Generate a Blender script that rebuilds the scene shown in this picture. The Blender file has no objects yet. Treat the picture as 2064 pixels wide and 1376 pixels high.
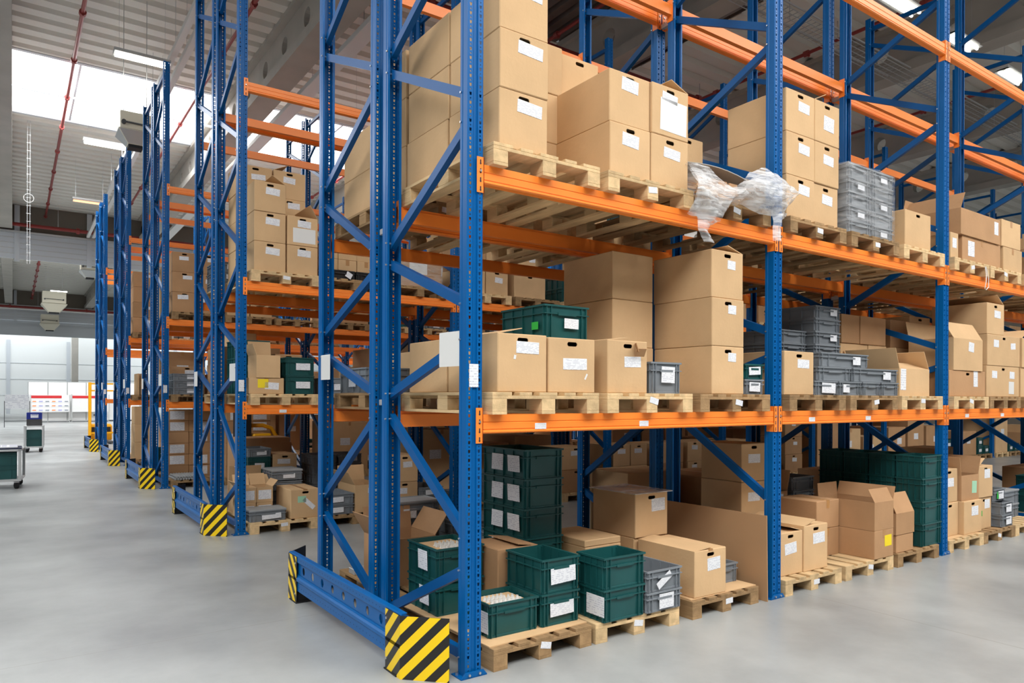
import bpy, bmesh, math, random
from mathutils import Vector, Matrix
SC = bpy.context.scene
COL = SC.collection
random.seed(7)
PI = math.pi
# ------------------------------------------------------------------ camera, exposure, world, big lights
CAM_POS = (-2.1214, -3.4072, 1.5668)
YAW, ROLL, FPX, SHIFT = 0.961137, 0.0041685, 1440.135, 113.235
cd = bpy.data.cameras.new('camera'); cam = bpy.data.objects.new('camera', cd); COL.objects.link(cam)
fw = Vector((math.cos(YAW), math.sin(YAW), 0)); r0 = Vector((math.sin(YAW), -math.cos(YAW), 0)); u0 = Vector((0, 0, 1))
rr = math.cos(ROLL)*r0 + math.sin(ROLL)*u0; uu = -math.sin(ROLL)*r0 + math.cos(ROLL)*u0
M = Matrix.Identity(4)
for i in range(3):
    M[i][0], M[i][1], M[i][2], M[i][3] = rr[i], uu[i], -fw[i], CAM_POS[i]
cam.matrix_world = M
cd.sensor_width = 36; cd.lens = FPX/2064*36; cd.shift_y = SHIFT/2064; cd.clip_start = .05; cd.clip_end = 400
SC.camera = cam
SC.view_settings.view_transform = 'Standard'; SC.view_settings.look = 'None'
SC.view_settings.exposure = -0.1; SC.view_settings.gamma = 1.0; SC.view_settings.use_curve_mapping = False
wd = bpy.data.worlds.new('daylight'); SC.world = wd; wd.use_nodes = True
wd.node_tree.nodes['Background'].inputs[0].default_value = (.90, .95, 1.0, 1)
wd.node_tree.nodes['Background'].inputs[1].default_value = .14

def area(name, loc, sx, sy, power, col=(1, 1, 1), rot=(0, 0, 0)):
    l = bpy.data.lights.new(name, 'AREA'); l.shape = 'RECTANGLE'; l.size = sx; l.size_y = sy; l.energy = power; l.color = col
    o = bpy.data.objects.new(name, l); COL.objects.link(o); o.location = loc; o.rotation_euler = rot
    return o
# daylight through the aisle and middle roof strips, then three added fill lights
area('rooflight_daylight_aisle', (2, -6.6, 9.85), 30, 5.0, 3700, (1, .985, .955))
area('rooflight_daylight_middle', (6, 20, 9.8), 26, 4.2, 3000, (.96, .98, 1))
area('fill_light_far', (4, 41, 9.8), 34, 4.6, 4200, (.95, .98, 1))  # added fill under the hidden strip, brightens the far hall
area('fill_light_end', (4, 69.2, 9.6), 40, 3, 2600, (.95, .98, 1))  # added fill hidden behind the second cross wall, lights the far wall
area('fill_light_side', (-9, 8, 9.8), 8, 16, 1300, (.96, .98, 1))  # added fill below the closed ceiling, no roof opening here

# ------------------------------------------------------------------ materials
def lin(c):
    return tuple(((x/255)/12.92 if x/255 <= .04045 else ((x/255+.055)/1.055)**2.4) for x in c) + (1,)
class NT:
    def __init__(s, m): s.t = m.node_tree; s.n = s.t.nodes; s.l = s.t.links
    def add(s, typ, **k):
        n = s.n.new(typ)
        for a, b in k.items(): setattr(n, a, b)
        return n
    def link(s, a, b): s.l.new(a, b)
def mat(name, rgb, rough=.5, metal=0., var=0., scale=6., rnd=0., bump=0., bscale=60., stretch=(1, 1, 1), spec=.5, detail=3, dark=None):
    """principled with object-space colour noise (var), per object brightness (rnd) and a fine bump"""
    m = bpy.data.materials.new(name); m.use_nodes = True; t = NT(m); b = t.n['Principled BSDF']
    c = lin(rgb); b.inputs['Base Color'].default_value = c; b.inputs['Roughness'].default_value = rough
    b.inputs['Metallic'].default_value = metal; b.inputs['Specular IOR Level'].default_value = spec
    m.diffuse_color = c
    src = None
    tc = t.add('ShaderNodeTexCoord'); mp = t.add('ShaderNodeMapping'); mp.inputs['Scale'].default_value = stretch
    oi = t.add('ShaderNodeObjectInfo'); t.link(tc.outputs['Object'], mp.inputs['Vector'])
    if var > 0:
        ad = t.add('ShaderNodeVectorMath', operation='ADD'); t.link(mp.outputs[0], ad.inputs[0])
        sc = t.add('ShaderNodeVectorMath', operation='SCALE'); sc.inputs[3].default_value = 37.; 
        cb = t.add('ShaderNodeCombineXYZ')
        for i in range(3): t.link(oi.outputs['Random'], cb.inputs[i])
        t.link(cb.outputs[0], sc.inputs[0]); t.link(sc.outputs[0], ad.inputs[1])
        nz = t.add('ShaderNodeTexNoise'); nz.inputs['Scale'].default_value = scale; nz.inputs['Detail'].default_value = detail
        t.link(ad.outputs[0], nz.inputs['Vector'])
        rp = t.add('ShaderNodeValToRGB')
        d = dark and lin(dark) or tuple(x*(1-var) for x in c[:3])+(1,)
        rp.color_ramp.elements[0].color = d; rp.color_ramp.elements[1].color = tuple(min(1, x*(1+var*.6)) for x in c[:3])+(1,)
        rp.color_ramp.elements[0].position = .3; rp.color_ramp.elements[1].position = .72
        t.link(nz.outputs[0], rp.inputs[0]); src = rp.outputs[0]
    if rnd > 0:
        hs = t.add('ShaderNodeHueSaturation'); ma = t.add('ShaderNodeMapRange')
        ma.inputs['To Min'].default_value = 1-rnd; ma.inputs['To Max'].default_value = 1+rnd
        t.link(oi.outputs['Random'], ma.inputs[0]); t.link(ma.outputs[0], hs.inputs['Value'])
        if src: t.link(src, hs.inputs['Color'])
        else: hs.inputs['Color'].default_value = c
        src = hs.outputs[0]
    if src: t.link(src, b.inputs['Base Color'])
    if bump > 0:
        n2 = t.add('ShaderNodeTexNoise'); n2.inputs['Scale'].default_value = bscale; t.link(mp.outputs[0], n2.inputs['Vector'])
        bp = t.add('ShaderNodeBump'); bp.inputs['Strength'].default_value = bump; bp.inputs['Distance'].default_value = .01
        t.link(n2.outputs[0], bp.inputs['Height']); t.link(bp.outputs[0], b.inputs['Normal'])
    return m
def emit(name, rgb, s):
    m = bpy.data.materials.new(name); m.use_nodes = True; t = NT(m); b = t.n['Principled BSDF']
    b.inputs['Base Color'].default_value = lin(rgb); b.inputs['Emission Color'].default_value = lin(rgb); b.inputs['Emission Strength'].default_value = s
    return m
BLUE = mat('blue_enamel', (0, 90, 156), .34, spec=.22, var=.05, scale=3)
BLUE2 = mat('blue_enamel_brace', (0, 80, 142), .36, spec=.22)  # slightly darker blue for the braces
ORANGE = mat('orange_enamel', (254, 138, 50), .36, var=.04, scale=3)
SLOT = mat('slot_shade', (20, 22, 40), .7)  # near-black paints the shadow in hook slots and small rail holes
STEEL = mat('bright_steel', (200, 202, 205), .3, metal=.9)
CARD = mat('cardboard', (207, 172, 130), .8, var=.07, scale=4, rnd=.07, bump=.12, bscale=40, spec=.2)
CARD2 = mat('brown_cardboard', (182, 142, 104), .8, var=.08, scale=4, rnd=.07, bump=.12, bscale=40, spec=.2)
TAPE = mat('packing_tape', (178, 132, 84), .3)
WOOD = mat('pale_pallet_wood', (212, 182, 138), .8, var=.22, scale=3, rnd=.14, bump=.25, bscale=18, stretch=(6, 1, 6), spec=.2)
WOOD2 = mat('old_pallet_wood', (158, 128, 92), .85, var=.3, scale=3, rnd=.2, bump=.3, bscale=18, stretch=(6, 1, 6), spec=.2)
GREEN = mat('green_plastic', (18, 76, 76), .42, var=.12, scale=5, rnd=.08)
GREY = mat('grey_plastic', (122, 128, 134), .45, var=.08, scale=5, rnd=.07)
LIDG = mat('pale_grey_lid', (158, 162, 164), .4, var=.06, scale=5)
BLUEP = mat('blue_plastic', (30, 52, 150), .4)
BLACK = mat('black_rubber', (22, 22, 24), .6)
WHITE = mat('white_plastic', (222, 222, 220), .4)
GREENL = mat('green_label', (40, 170, 60), .6)
MINT = mat('mint_label', (160, 208, 176), .7)
YELLOWL = mat('yellow_label', (240, 214, 30), .6)
YELLOW = mat('yellow_enamel', (245, 178, 20), .4)
FRAME = mat('light_grey_steel', (186, 188, 188), .4, metal=.3)
CONC = mat('concrete', (176, 172, 164), .85, var=.12, scale=1.2, bump=.15, bscale=20)
CONCB = mat('brown_grey_panel', (122, 114, 104), .9, var=.1, scale=.6)
RED = mat('red_pipe', (150, 56, 52), .45)
WALLW = mat('white_wall_panel', (226, 230, 230), .6)
CLAD = mat('pale_cladding', (196, 202, 208), .4)
ROOFM = mat('pale_roof_sheet', (224, 222, 214), .5)
ROOFD = mat('worn_metal_deck', (120, 112, 106), .38, metal=.55, var=.3, scale=.8, dark=(84, 66, 62))
SKY = emit('bright_rooflight', (255, 255, 255), 3.2)
TUBE = emit('fluorescent_tube', (255, 252, 240), 14)
TUBEO = emit('warm_heater_tube', (255, 190, 150), 1.6)
CREAM = mat('cream_enamel', (226, 220, 200), .5)
DARKG = mat('dark_grey_metal', (70, 72, 74), .5)
NAVY = mat('dark_interior', (28, 30, 34), .8)
BOARDB = mat('fibre_board', (176, 138, 100), .75, var=.06, scale=2)
REDH = mat('red_header', (196, 40, 44), .5)

def paper_mat():
    m = bpy.data.materials.new('printed_paper'); m.use_nodes = True; t = NT(m); b = t.n['Principled BSDF']
    b.inputs['Roughness'].default_value = .7
    tc = t.add('ShaderNodeTexCoord'); sp = t.add('ShaderNodeSeparateXYZ'); t.link(tc.outputs['Generated'], sp.inputs[0])
    oi = t.add('ShaderNodeObjectInfo')
    rows = t.add('ShaderNodeMath', operation='MULTIPLY'); rows.inputs[1].default_value = 9.; t.link(sp.outputs['Z'], rows.inputs[0])
    fl = t.add('ShaderNodeMath', operation='FLOOR'); t.link(rows.outputs[0], fl.inputs[0])
    fr = t.add('ShaderNodeMath', operation='FRACT'); t.link(rows.outputs[0], fr.inputs[0])
    lt = t.add('ShaderNodeMath', operation='LESS_THAN'); lt.inputs[1].default_value = .36; t.link(fr.outputs[0], lt.inputs[0])
    xm = t.add('ShaderNodeMath', operation='MULTIPLY'); xm.inputs[1].default_value = 6.5; t.link(sp.outputs['X'], xm.inputs[0])
    rm = t.add('ShaderNodeMath', operation='MULTIPLY'); rm.inputs[1].default_value = 91.; t.link(oi.outputs['Random'], rm.inputs[0])
    cb = t.add('ShaderNodeCombineXYZ'); t.link(xm.outputs[0], cb.inputs[0]); t.link(fl.outputs[0], cb.inputs[1]); t.link(rm.outputs[0], cb.inputs[2])
    nz = t.add('ShaderNodeTexNoise'); nz.inputs['Scale'].default_value = 1.3; t.link(cb.outputs[0], nz.inputs['Vector'])
    gt = t.add('ShaderNodeMath', operation='GREATER_THAN'); gt.inputs[1].default_value = .5; t.link(nz.outputs[0], gt.inputs[0])
    mu = t.add('ShaderNodeMath', operation='MULTIPLY'); t.link(lt.outputs[0], mu.inputs[0]); t.link(gt.outputs[0], mu.inputs[1])
    mx = t.add('ShaderNodeMix', data_type='RGBA'); mx.inputs[6].default_value = lin((226, 228, 232)); mx.inputs[7].default_value = lin((190, 192, 203))
    t.link(mu.outputs[0], mx.inputs[0]); t.link(mx.outputs[2], b.inputs['Base Color'])
    return m
PAPER = paper_mat()
def stripe_mat():
    m = bpy.data.materials.new('yellow_black_stripes'); m.use_nodes = True; t = NT(m); b = t.n['Principled BSDF']; b.inputs['Roughness'].default_value = .4
    uv = t.add('ShaderNodeUVMap'); sp = t.add('ShaderNodeSeparateXYZ'); t.link(uv.outputs[0], sp.inputs[0])
    su = t.add('ShaderNodeMath', operation='SUBTRACT'); t.link(sp.outputs['Y'], su.inputs[0]); t.link(sp.outputs['X'], su.inputs[1])
    dv = t.add('ShaderNodeMath', operation='MULTIPLY_ADD'); dv.inputs[1].default_value = 1/.128; dv.inputs[2].default_value = 20.08; t.link(su.outputs[0], dv.inputs[0])
    fr = t.add('ShaderNodeMath', operation='FRACT'); t.link(dv.outputs[0], fr.inputs[0])
    lt = t.add('ShaderNodeMath', operation='LESS_THAN'); lt.inputs[1].default_value = .5; t.link(fr.outputs[0], lt.inputs[0])
    mx = t.add('ShaderNodeMix', data_type='RGBA'); mx.inputs[6].default_value = lin((246, 206, 10)); mx.inputs[7].default_value = lin((32, 30, 28))
    t.link(lt.outputs[0], mx.inputs[0]); t.link(mx.outputs[2], b.inputs['Base Color'])
    return m
STRIPE = stripe_mat()
def film_mat(name, alpha, rough=.18):
    m = bpy.data.materials.new(name); m.use_nodes = True; t = NT(m); b = t.n['Principled BSDF']; out = t.n['Material Output']
    b.inputs['Base Color'].default_value = (.86, .87, .88, 1); b.inputs['Roughness'].default_value = rough
    tc = t.add('ShaderNodeTexCoord'); nz = t.add('ShaderNodeTexNoise'); nz.inputs['Scale'].default_value = 9; nz.inputs['Detail'].default_value = 5; nz.inputs['Distortion'].default_value = 1.2
    mp = t.add('ShaderNodeMapping'); mp.inputs['Scale'].default_value = (.5, .5, 3.2); t.link(tc.outputs['Object'], mp.inputs[0]); t.link(mp.outputs[0], nz.inputs['Vector'])
    bp = t.add('ShaderNodeBump'); bp.inputs['Strength'].default_value = .6; bp.inputs['Distance'].default_value = .03; t.link(nz.outputs[0], bp.inputs['Height']); t.link(bp.outputs[0], b.inputs['Normal'])
    tr = t.add('ShaderNodeBsdfTransparent'); mx = t.add('ShaderNodeMixShader')
    mr = t.add('ShaderNodeMapRange'); mr.inputs['From Min'].default_value = .35; mr.inputs['From Max'].default_value = .7
    mr.inputs['To Min'].default_value = alpha*.35; mr.inputs['To Max'].default_value = min(1, alpha*1.9); t.link(nz.outputs[0], mr.inputs[0])
    t.link(mr.outputs[0], mx.inputs[0]); t.link(tr.outputs[0], mx.inputs[1]); t.link(b.outputs[0], mx.inputs[2]); t.link(mx.outputs[0], out.inputs['Surface'])
    return m
FILM = film_mat('clear_stretch_film', .17); FILM2 = film_mat('crumpled_stretch_film', .42, .2)
def floor_mat():
    m = bpy.data.materials.new('sealed_concrete_floor'); m.use_nodes = True; t = NT(m); b = t.n['Principled BSDF']
    tc = t.add('ShaderNodeTexCoord')
    n1 = t.add('ShaderNodeTexNoise'); n1.inputs['Scale'].default_value = .8; n1.inputs['Detail'].default_value = 8; n1.inputs['Roughness'].default_value = .6
    t.link(tc.outputs['Object'], n1.inputs['Vector'])
    rp = t.add('ShaderNodeValToRGB'); rp.color_ramp.elements[0].position = .33; rp.color_ramp.elements[1].position = .67
    rp.color_ramp.elements[0].color = lin((134, 136, 136)); rp.color_ramp.elements[1].color = lin((168, 171, 170)); t.link(n1.outputs[0], rp.inputs[0])
    sp = t.add('ShaderNodeSeparateXYZ'); t.link(tc.outputs['Object'], sp.inputs[0])
    def joint(out, at, w):
        a = t.add('ShaderNodeMath', operation='SUBTRACT'); a.inputs[1].default_value = at; t.link(out, a.inputs[0])
        c = t.add('ShaderNodeMath', operation='ABSOLUTE'); t.link(a.outputs[0], c.inputs[0])
        d = t.add('ShaderNodeMath', operation='LESS_THAN'); d.inputs[1].default_value = w; t.link(c.outputs[0], d.inputs[0]); return d.outputs[0]
    acc = None
    for o_, at, w in (('Y', 1.62, .004), ('Y', 7.1, .008), ('Y', 12.6, .006), ('X', 3.1, .006), ('Y', 18.1, .006), ('X', 8.6, .005)):
        j = joint(sp.outputs[o_], at, w)
        if acc is None: acc = j
        else:
            mxx = t.add('ShaderNodeMath', operation='MAXIMUM'); t.link(acc, mxx.inputs[0]); t.link(j, mxx.inputs[1]); acc = mxx.outputs[0]
    mx = t.add('ShaderNodeMix', data_type='RGBA'); t.link(rp.outputs[0], mx.inputs[6]); mx.inputs[7].default_value = lin((130, 128, 122))
    mu = t.add('ShaderNodeMath', operation='MULTIPLY'); mu.inputs[1].default_value = .6; t.link(acc, mu.inputs[0])
    t.link(mu.outputs[0], mx.inputs[0]); t.link(mx.outputs[2], b.inputs['Base Color'])
    n2 = t.add('ShaderNodeTexNoise'); n2.inputs['Scale'].default_value = 1.1; n2.inputs['Detail'].default_value = 6; t.link(tc.outputs['Object'], n2.inputs['Vector'])
    mr = t.add('ShaderNodeMapRange'); mr.inputs['To Min'].default_value = .22; mr.inputs['To Max'].default_value = .46; t.link(n2.outputs[0], mr.inputs[0]); t.link(mr.outputs[0], b.inputs['Roughness'])
    return m
FLOOR = floor_mat()

# ------------------------------------------------------------------ mesh helpers
class MB:
    def __init__(s): s.v = []; s.f = []; s.m = []; s.uv = {}
    def quad(s, pts, mi=0):
        b = len(s.v); s.v += [tuple(p) for p in pts]; s.f.append(tuple(range(b, b+len(pts)))); s.m.append(mi); return len(s.f)-1
    def box(s, x0, x1, y0, y1, z0, z1, mi=0):
        b = len(s.v)
        s.v += [(x0, y0, z0), (x1, y0, z0), (x1, y1, z0), (x0, y1, z0), (x0, y0, z1), (x1, y0, z1), (x1, y1, z1), (x0, y1, z1)]
        for q in ((0, 3, 2, 1), (4, 5, 6, 7), (0, 1, 5, 4), (1, 2, 6, 5), (2, 3, 7, 6), (3, 0, 4, 7)):
            s.f.append(tuple(b+i for i in q)); s.m.append(mi)
    def loops(s, rings, mi=0, caps=True, closed=True):
        """skin a list of equally long vertex rings"""
        n = len(rings[0]); b = len(s.v)
        for r in rings: s.v += [tuple(p) for p in r]
        for k in range(len(rings)-1):
            for i in range(n if closed else n-1):
                j = (i+1) % n; s.f.append((b+k*n+i, b+k*n+j, b+(k+1)*n+j, b+(k+1)*n+i)); s.m.append(mi)
        if caps:
            s.f.append(tuple(b+i for i in range(n))[::-1]); s.m.append(mi)
            e = b+(len(rings)-1)*n; s.f.append(tuple(e+i for i in range(n))); s.m.append(mi)
    def taper(s, x0, x1, y0, y1, z0, z1, t, mi=0):
        s.loops([[(x0+t, y0+t, z0), (x1-t, y0+t, z0), (x1-t, y1-t, z0), (x0+t, y1-t, z0)], [(x0, y0, z1), (x1, y0, z1), (x1, y1, z1), (x0, y1, z1)]], mi)
    def tube(s, pts, r, n=8, mi=0, caps=True):
        pts = [Vector(p) for p in pts]; rings = []
        for i, p in enumerate(pts):
            d = (pts[min(i+1, len(pts)-1)]-pts[max(i-1, 0)]).normalized()
            a = d.orthogonal() if abs(d.z) > .9 else d.cross(Vector((0, 0, 1)))
            a.normalize(); c = d.cross(a)
            rings.append([p+r*(math.cos(2*PI*k/n)*a+math.sin(2*PI*k/n)*c) for k in range(n)])
        s.loops(rings, mi, caps)
    def bar(s, p, q, w, h, mi=0, up=(0, 0, 1)):
        """rectangular bar from p to q"""
        p, q = Vector(p), Vector(q); d = (q-p).normalized(); a = d.cross(Vector(up)).normalized(); c = a.cross(d)
        R = lambda o: [o+a*(w/2*i)+c*(h/2*j) for i, j in ((-1, -1), (1, -1), (1, 1), (-1, 1))]
        s.loops([R(p), R(q)], mi)
    def sheet_hole(s, plane, a0, a1, b0, b1, hole, mi=0):
        """rectangle a0..a1 x b0..b1 with a polygonal hole; plane(a,b)->xyz. split into two n-gons"""
        n = len(hole); bs = len(s.v)
        o = [(a0, b0), (a1, b0), (a1, b1), (a0, b1)]
        s.v += [plane(*p) for p in o] + [plane(*p) for p in hole]
        h = [bs+4+i for i in range(n)]     # hole ccw, starts at its left-most point; half = right-most
        k = n//2
        s.f.append((bs+0, bs+1) + tuple(h[i] for i in range(k, -1, -1))); s.m.append(mi)
        s.f.append((bs+2, bs+3) + tuple([h[0]]+[h[i] for i in range(n-1, k-1, -1)])); s.m.append(mi)
        s.f.append((bs+3, bs+0, h[0])); s.m.append(mi); s.f.append((bs+1, bs+2, h[k])); s.m.append(mi)
        return h
    def mesh(s, name, mats, bevel=0., smooth=False, solid=0., merge=False, recalc=True):
        me = bpy.data.meshes.new(name); me.from_pydata(s.v, [], s.f)
        if not isinstance(mats, (list, tuple)): mats = [mats]
        for m in mats: me.materials.append(m)
        me.polygons.foreach_set('material_index', s.m)
        if bevel or solid or merge or recalc:
            bm = bmesh.new(); bm.from_mesh(me)
            if merge: bmesh.ops.remove_doubles(bm, verts=bm.verts, dist=1e-4)
            if recalc: bmesh.ops.recalc_face_normals(bm, faces=bm.faces)
            if solid: bmesh.ops.solidify(bm, geom=list(bm.faces), thickness=solid)
            if bevel:
                ed = [e for e in bm.edges if len(e.link_faces) == 2 and e.calc_face_angle(0) > .5]
                bmesh.ops.bevel(bm, geom=ed, offset=bevel, segments=1, affect='EDGES', clamp_overlap=True)
            bm.to_mesh(me); bm.free()
        if smooth: me.polygons.foreach_set('use_smooth', [True]*len(me.polygons))
        return me
def obj(name, me, parent=None, loc=(0, 0, 0), rot=None):
    o = bpy.data.objects.new(name, me); COL.objects.link(o); o.location = loc
    if rot: o.rotation_euler = rot
    if parent: o.parent = parent
    return o
def tag(o, label, cat, group=None):
    o['label'] = label; o['category'] = cat; o['kind'] = 'thing'
    if group: o['group'] = group
    return o
def struct(name, me, loc=(0, 0, 0)):
    o = obj(name, me, None, loc); o['kind'] = 'structure'; return o
CACHE = {}
def cached(key, fn):
    if key not in CACHE: CACHE[key] = fn()
    return CACHE[key]
def simple_box(key, name, d, mats, bevel=0):
    def f():
        b = MB(); b.box(*d); return b.mesh(name, mats, bevel)
    return cached(key, f)
ORD = ['first', 'second', 'third', 'fourth', 'fifth', 'sixth', 'seventh', 'eighth', 'ninth']
# ------------------------------------------------------------------ the hall
def plate(name, x0, x1, y0, y1, z0, z1, m):
    b = MB(); b.box(x0, x1, y0, y1, z0, z1); return struct(name, b.mesh(name, m))
HX0, HX1, HY0, HY1, CZ = -14, 46, -9, 72, 10.0
plate('floor', HX0-6, HX1, HY0-10, HY1+.5, -.2, 0, FLOOR)
plate('wall_far', HX0-6, HX1, HY1, HY1+.3, 0, 12, WALLW)
plate('wall_right', HX1, HX1+.3, -19, HY1, 0, 12, CONCB)
for i, x in enumerate((-7.0, -2.6, 1.8, 6.2, 10.6)):
    plate('trim_%d' % (i+1), x, x+.28, HY1-.06, HY1, 0, 6.4, CLAD)
for i, z in enumerate((1.6, 3.0, 4.4)):
    plate('trim_%d' % (i+6), HX0-6, HX1, HY1-.03, HY1, z, z+.02, CLAD)
def roof_sheet(name, x0, x1, y0, y1, m, per=.55, dep=.11, along='X', z=CZ):
    b = MB(); pr = []
    lo, hi = (y0, y1) if along == 'X' else (x0, x1)
    t = lo
    while t < hi:
        for f, dz in ((0, 0), (.5, 0), (.62, dep), (.88, dep)):
            if t+f*per < hi: pr.append((t+f*per, z+dz))
        t += per
    pr.append((hi, z))
    ring = (lambda s: [(s, a, c) for a, c in pr]) if along == 'X' else (lambda s: [(a, s, c) for a, c in pr])
    e0, e1 = (x0, x1) if along == 'X' else (y0, y1)
    b.loops([ring(e0), ring(e1)], caps=False, closed=False)
    return struct(name, b.mesh(name, m, solid=.02))
SK = [(-9.4, -3.9), (17.7, 22.4), (38.6, 43.4)]  # last strip is added, out of sight, to brighten the far hall
roof_sheet('ceiling_1', HX0-6, HX1, -19, SK[0][0], ROOFM)
roof_sheet('ceiling_2', HX0-6, 2.75, SK[0][1], SK[1][0], ROOFM)
roof_sheet('ceiling_3', 2.75, 10.9, 9.9, SK[1][0], ROOFM)
roof_sheet('ceiling_4', 2.75, 10.9, SK[0][1], 9.9, ROOFD, .34, .11, 'Y')
roof_sheet('ceiling_5', 10.9, HX1, SK[0][1], SK[1][0], ROOFM)
roof_sheet('ceiling_6', HX0-6, HX1, SK[1][1], SK[2][0], ROOFM)
roof_sheet('ceiling_7', HX0-6, HX1, SK[2][1], HY1+.3, ROOFM)
for i, (a, c) in enumerate(SK):  # third panel and frame belong to the added unseen strip
    plate('window_%d' % (i+1), HX0-6, HX1, a, c, CZ+.12, CZ+.2, SKY)
    b = MB()
    x = -13.0
    while x < 45: b.box(x, x+.05, a, c, CZ+.02, CZ+.12); x += 1.75
    for q in (a, c): b.box(HX0-6, HX1, q-.06, q+.06, CZ-.04, CZ+.12)
    b.tube([(HX0-6, (a+c)/2-.7, CZ-.35), (HX1, (a+c)/2-.7, CZ-.35)], .035, 6)
    struct('trim_%d' % (i+9), b.mesh('rooflight_frame', CLAD))
def girder(name, x, w, y0, y1):
    """prestressed concrete roof beam with round openings in its web"""
    b = MB(); h = w/2; z0, z1 = 8.85, CZ
    b.box(x-h, x+h, y0, y1, z0, z0+.22); b.box(x-h, x+h, y0, y1, z1-.12, z1)
    t = y0; wz0, wz1 = z0+.22, z1-.12; q = .13
    circ = lambda cy: [(cy-.2*math.cos(2*PI*k/16), (wz0+wz1)/2-.2*math.sin(2*PI*k/16)) for k in range(16)]
    while t < y1-1e-3:
        e = min(t+1.5, y1); cy = (t+e)/2
        for s in (-1, 1): b.sheet_hole(lambda a, c, s=s: (x+s*q, a, c), t, e, wz0, wz1, circ(cy))
        r = circ(cy); b.loops([[(x-q, a, c) for a, c in r], [(x+q, a, c) for a, c in r]], caps=False)
        t = e
    o = struct(name, b.mesh(name, CONC)); return o
for i, (x, w) in enumerate(((-2.42, .5), (3.0, .56), (8.7, .5), (14.35, .5), (20, .5), (25.6, .5))):
    girder('beam_%d' % (i+1), x, w, -9, 34.6)
    girder('beam_%d' % (i+11), x, w, 35.6, 66)
# cross walls hanging from the roof
def lintel(k, y):
    b = MB()
    b.box(HX0-6, HX1, y, y+.25, 8.8, CZ-.02, 0)
    z = 7.6
    while z < 8.75:
        b.box(HX0-6, HX1, y-.12, y-.02, z, z+.2, 1); b.box(HX0-6, HX1, y-.1, y-.02, z+.2, z+.235, 2); z += .235
    x = -13.1
    while x < 44: b.box(x, x+.2, y-.17, y-.02, 7.5, CZ-.05, 1); x += 2.75
    b.box(HX0-6, HX1, y-.3, y+.2, 8.72, 8.8, 2)
    struct('wall_cross_%d' % k, b.mesh('cross_wall', [CONCB, CLAD, FRAME]))
lintel(1, 35); lintel(2, 66)
plate('wall_cross_3', HX0-6, HX1, 66, 66.2, 6.4, 7.6, CLAD)
for i, x in enumerate((2.1, 4.1, -13)):
    plate('pillar_%d' % (i+1), x, x+.5, 70.2, 70.7, 0, 9, CONC)
for i, (x, y) in enumerate(((14.1, 35.1), (25.4, 35.1), (8.45, 35.1))): plate('pillar_%d' % (i+4), x, x+.5, y, y+.5, 0, 8.8, CONC)

# ---- sprinkler pipes, cable trays, lamps, heaters under the roof
def pipe(p, q, r, label, drops=(), mt=None, couple=True):
    b = MB(); b.tube([p, q], r, 8); o = obj('sprinkler_pipe', b.mesh('pipe', mt or RED, smooth=True))
    tag(o, label, 'pipe')
    p, q = Vector(p), Vector(q); L = (q-p).length; d = (q-p)/L
    if couple:
        t = 1.2
        k = MB(); k.tube([(0, 0, 0), d*.12], r*1.7, 8); k.box(-.02, .02, -.02, .02, -.09, -.01)
        me = k.mesh('coupling', mt or RED)
        while t < L and t < 44:
            obj('coupling', me, o, tuple(p+d*t)); t += 2.6
        hg = simple_box('hang', 'hanger_rod', (-.006, .006, -.006, .006, 0, .5), STEEL)
        t = 1.8
        while t < L and t < 30:
            z = (p+d*t).z
            h = obj('hanger_rod', hg, o, tuple(p+d*t)); h.scale = (1, 1, max(.05, (CZ-z))/.5); t += 3.9
    return o
pipe((-.95, -8, 9.6), (-.95, 34.9, 9.6), .042, 'red sprinkler pipe along the left aisle side, in front of rooflight')
pipe((1.85, -8, 9.5), (1.85, 34.9, 9.5), .04, 'red sprinkler pipe above the ends of the second and third racks')
pipe((7.6, -8, 9.5), (7.6, 34.9, 9.5), .04, 'red sprinkler pipe above the middle of the nearest racks')
pipe((12.9, -8, 9.55), (12.9, 34.9, 9.55), .04, 'red sprinkler pipe above the right end of the nearest racks')
pipe((18.4, -8, 9.5), (18.4, 34.9, 9.5), .04, 'red sprinkler pipe farthest along, above third and fourth aisle')
pipe((-14, 34.3, 9.0), (45, 34.3, 9.0), .08, 'thick red main pipe running across in front of the brown cross wall')
pipe((3.3, 9.0, 9.3), (12.4, 9.0, 9.3), .06, 'red pipe running lengthwise below the worn dark metal deck')
pipe((-14, 65.4, 8.6), (45, 65.4, 8.6), .09, 'red pipe across the far hall in front of the second cross wall')
pipe((-14, 60, 7.9), (45, 60, 7.9), .05, 'thin white pipe across the far hall above the loudspeaker unit', mt=WHITE, couple=False)
pipe((-.9, 36, 9.4), (-.9, 65.9, 9.4), .06, 'red sprinkler pipe of the far hall, left of the pair')
pipe((3.2, 36, 9.4), (3.2, 65.9, 9.4), .06, 'red sprinkler pipe of the far hall, right of the pair')
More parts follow.
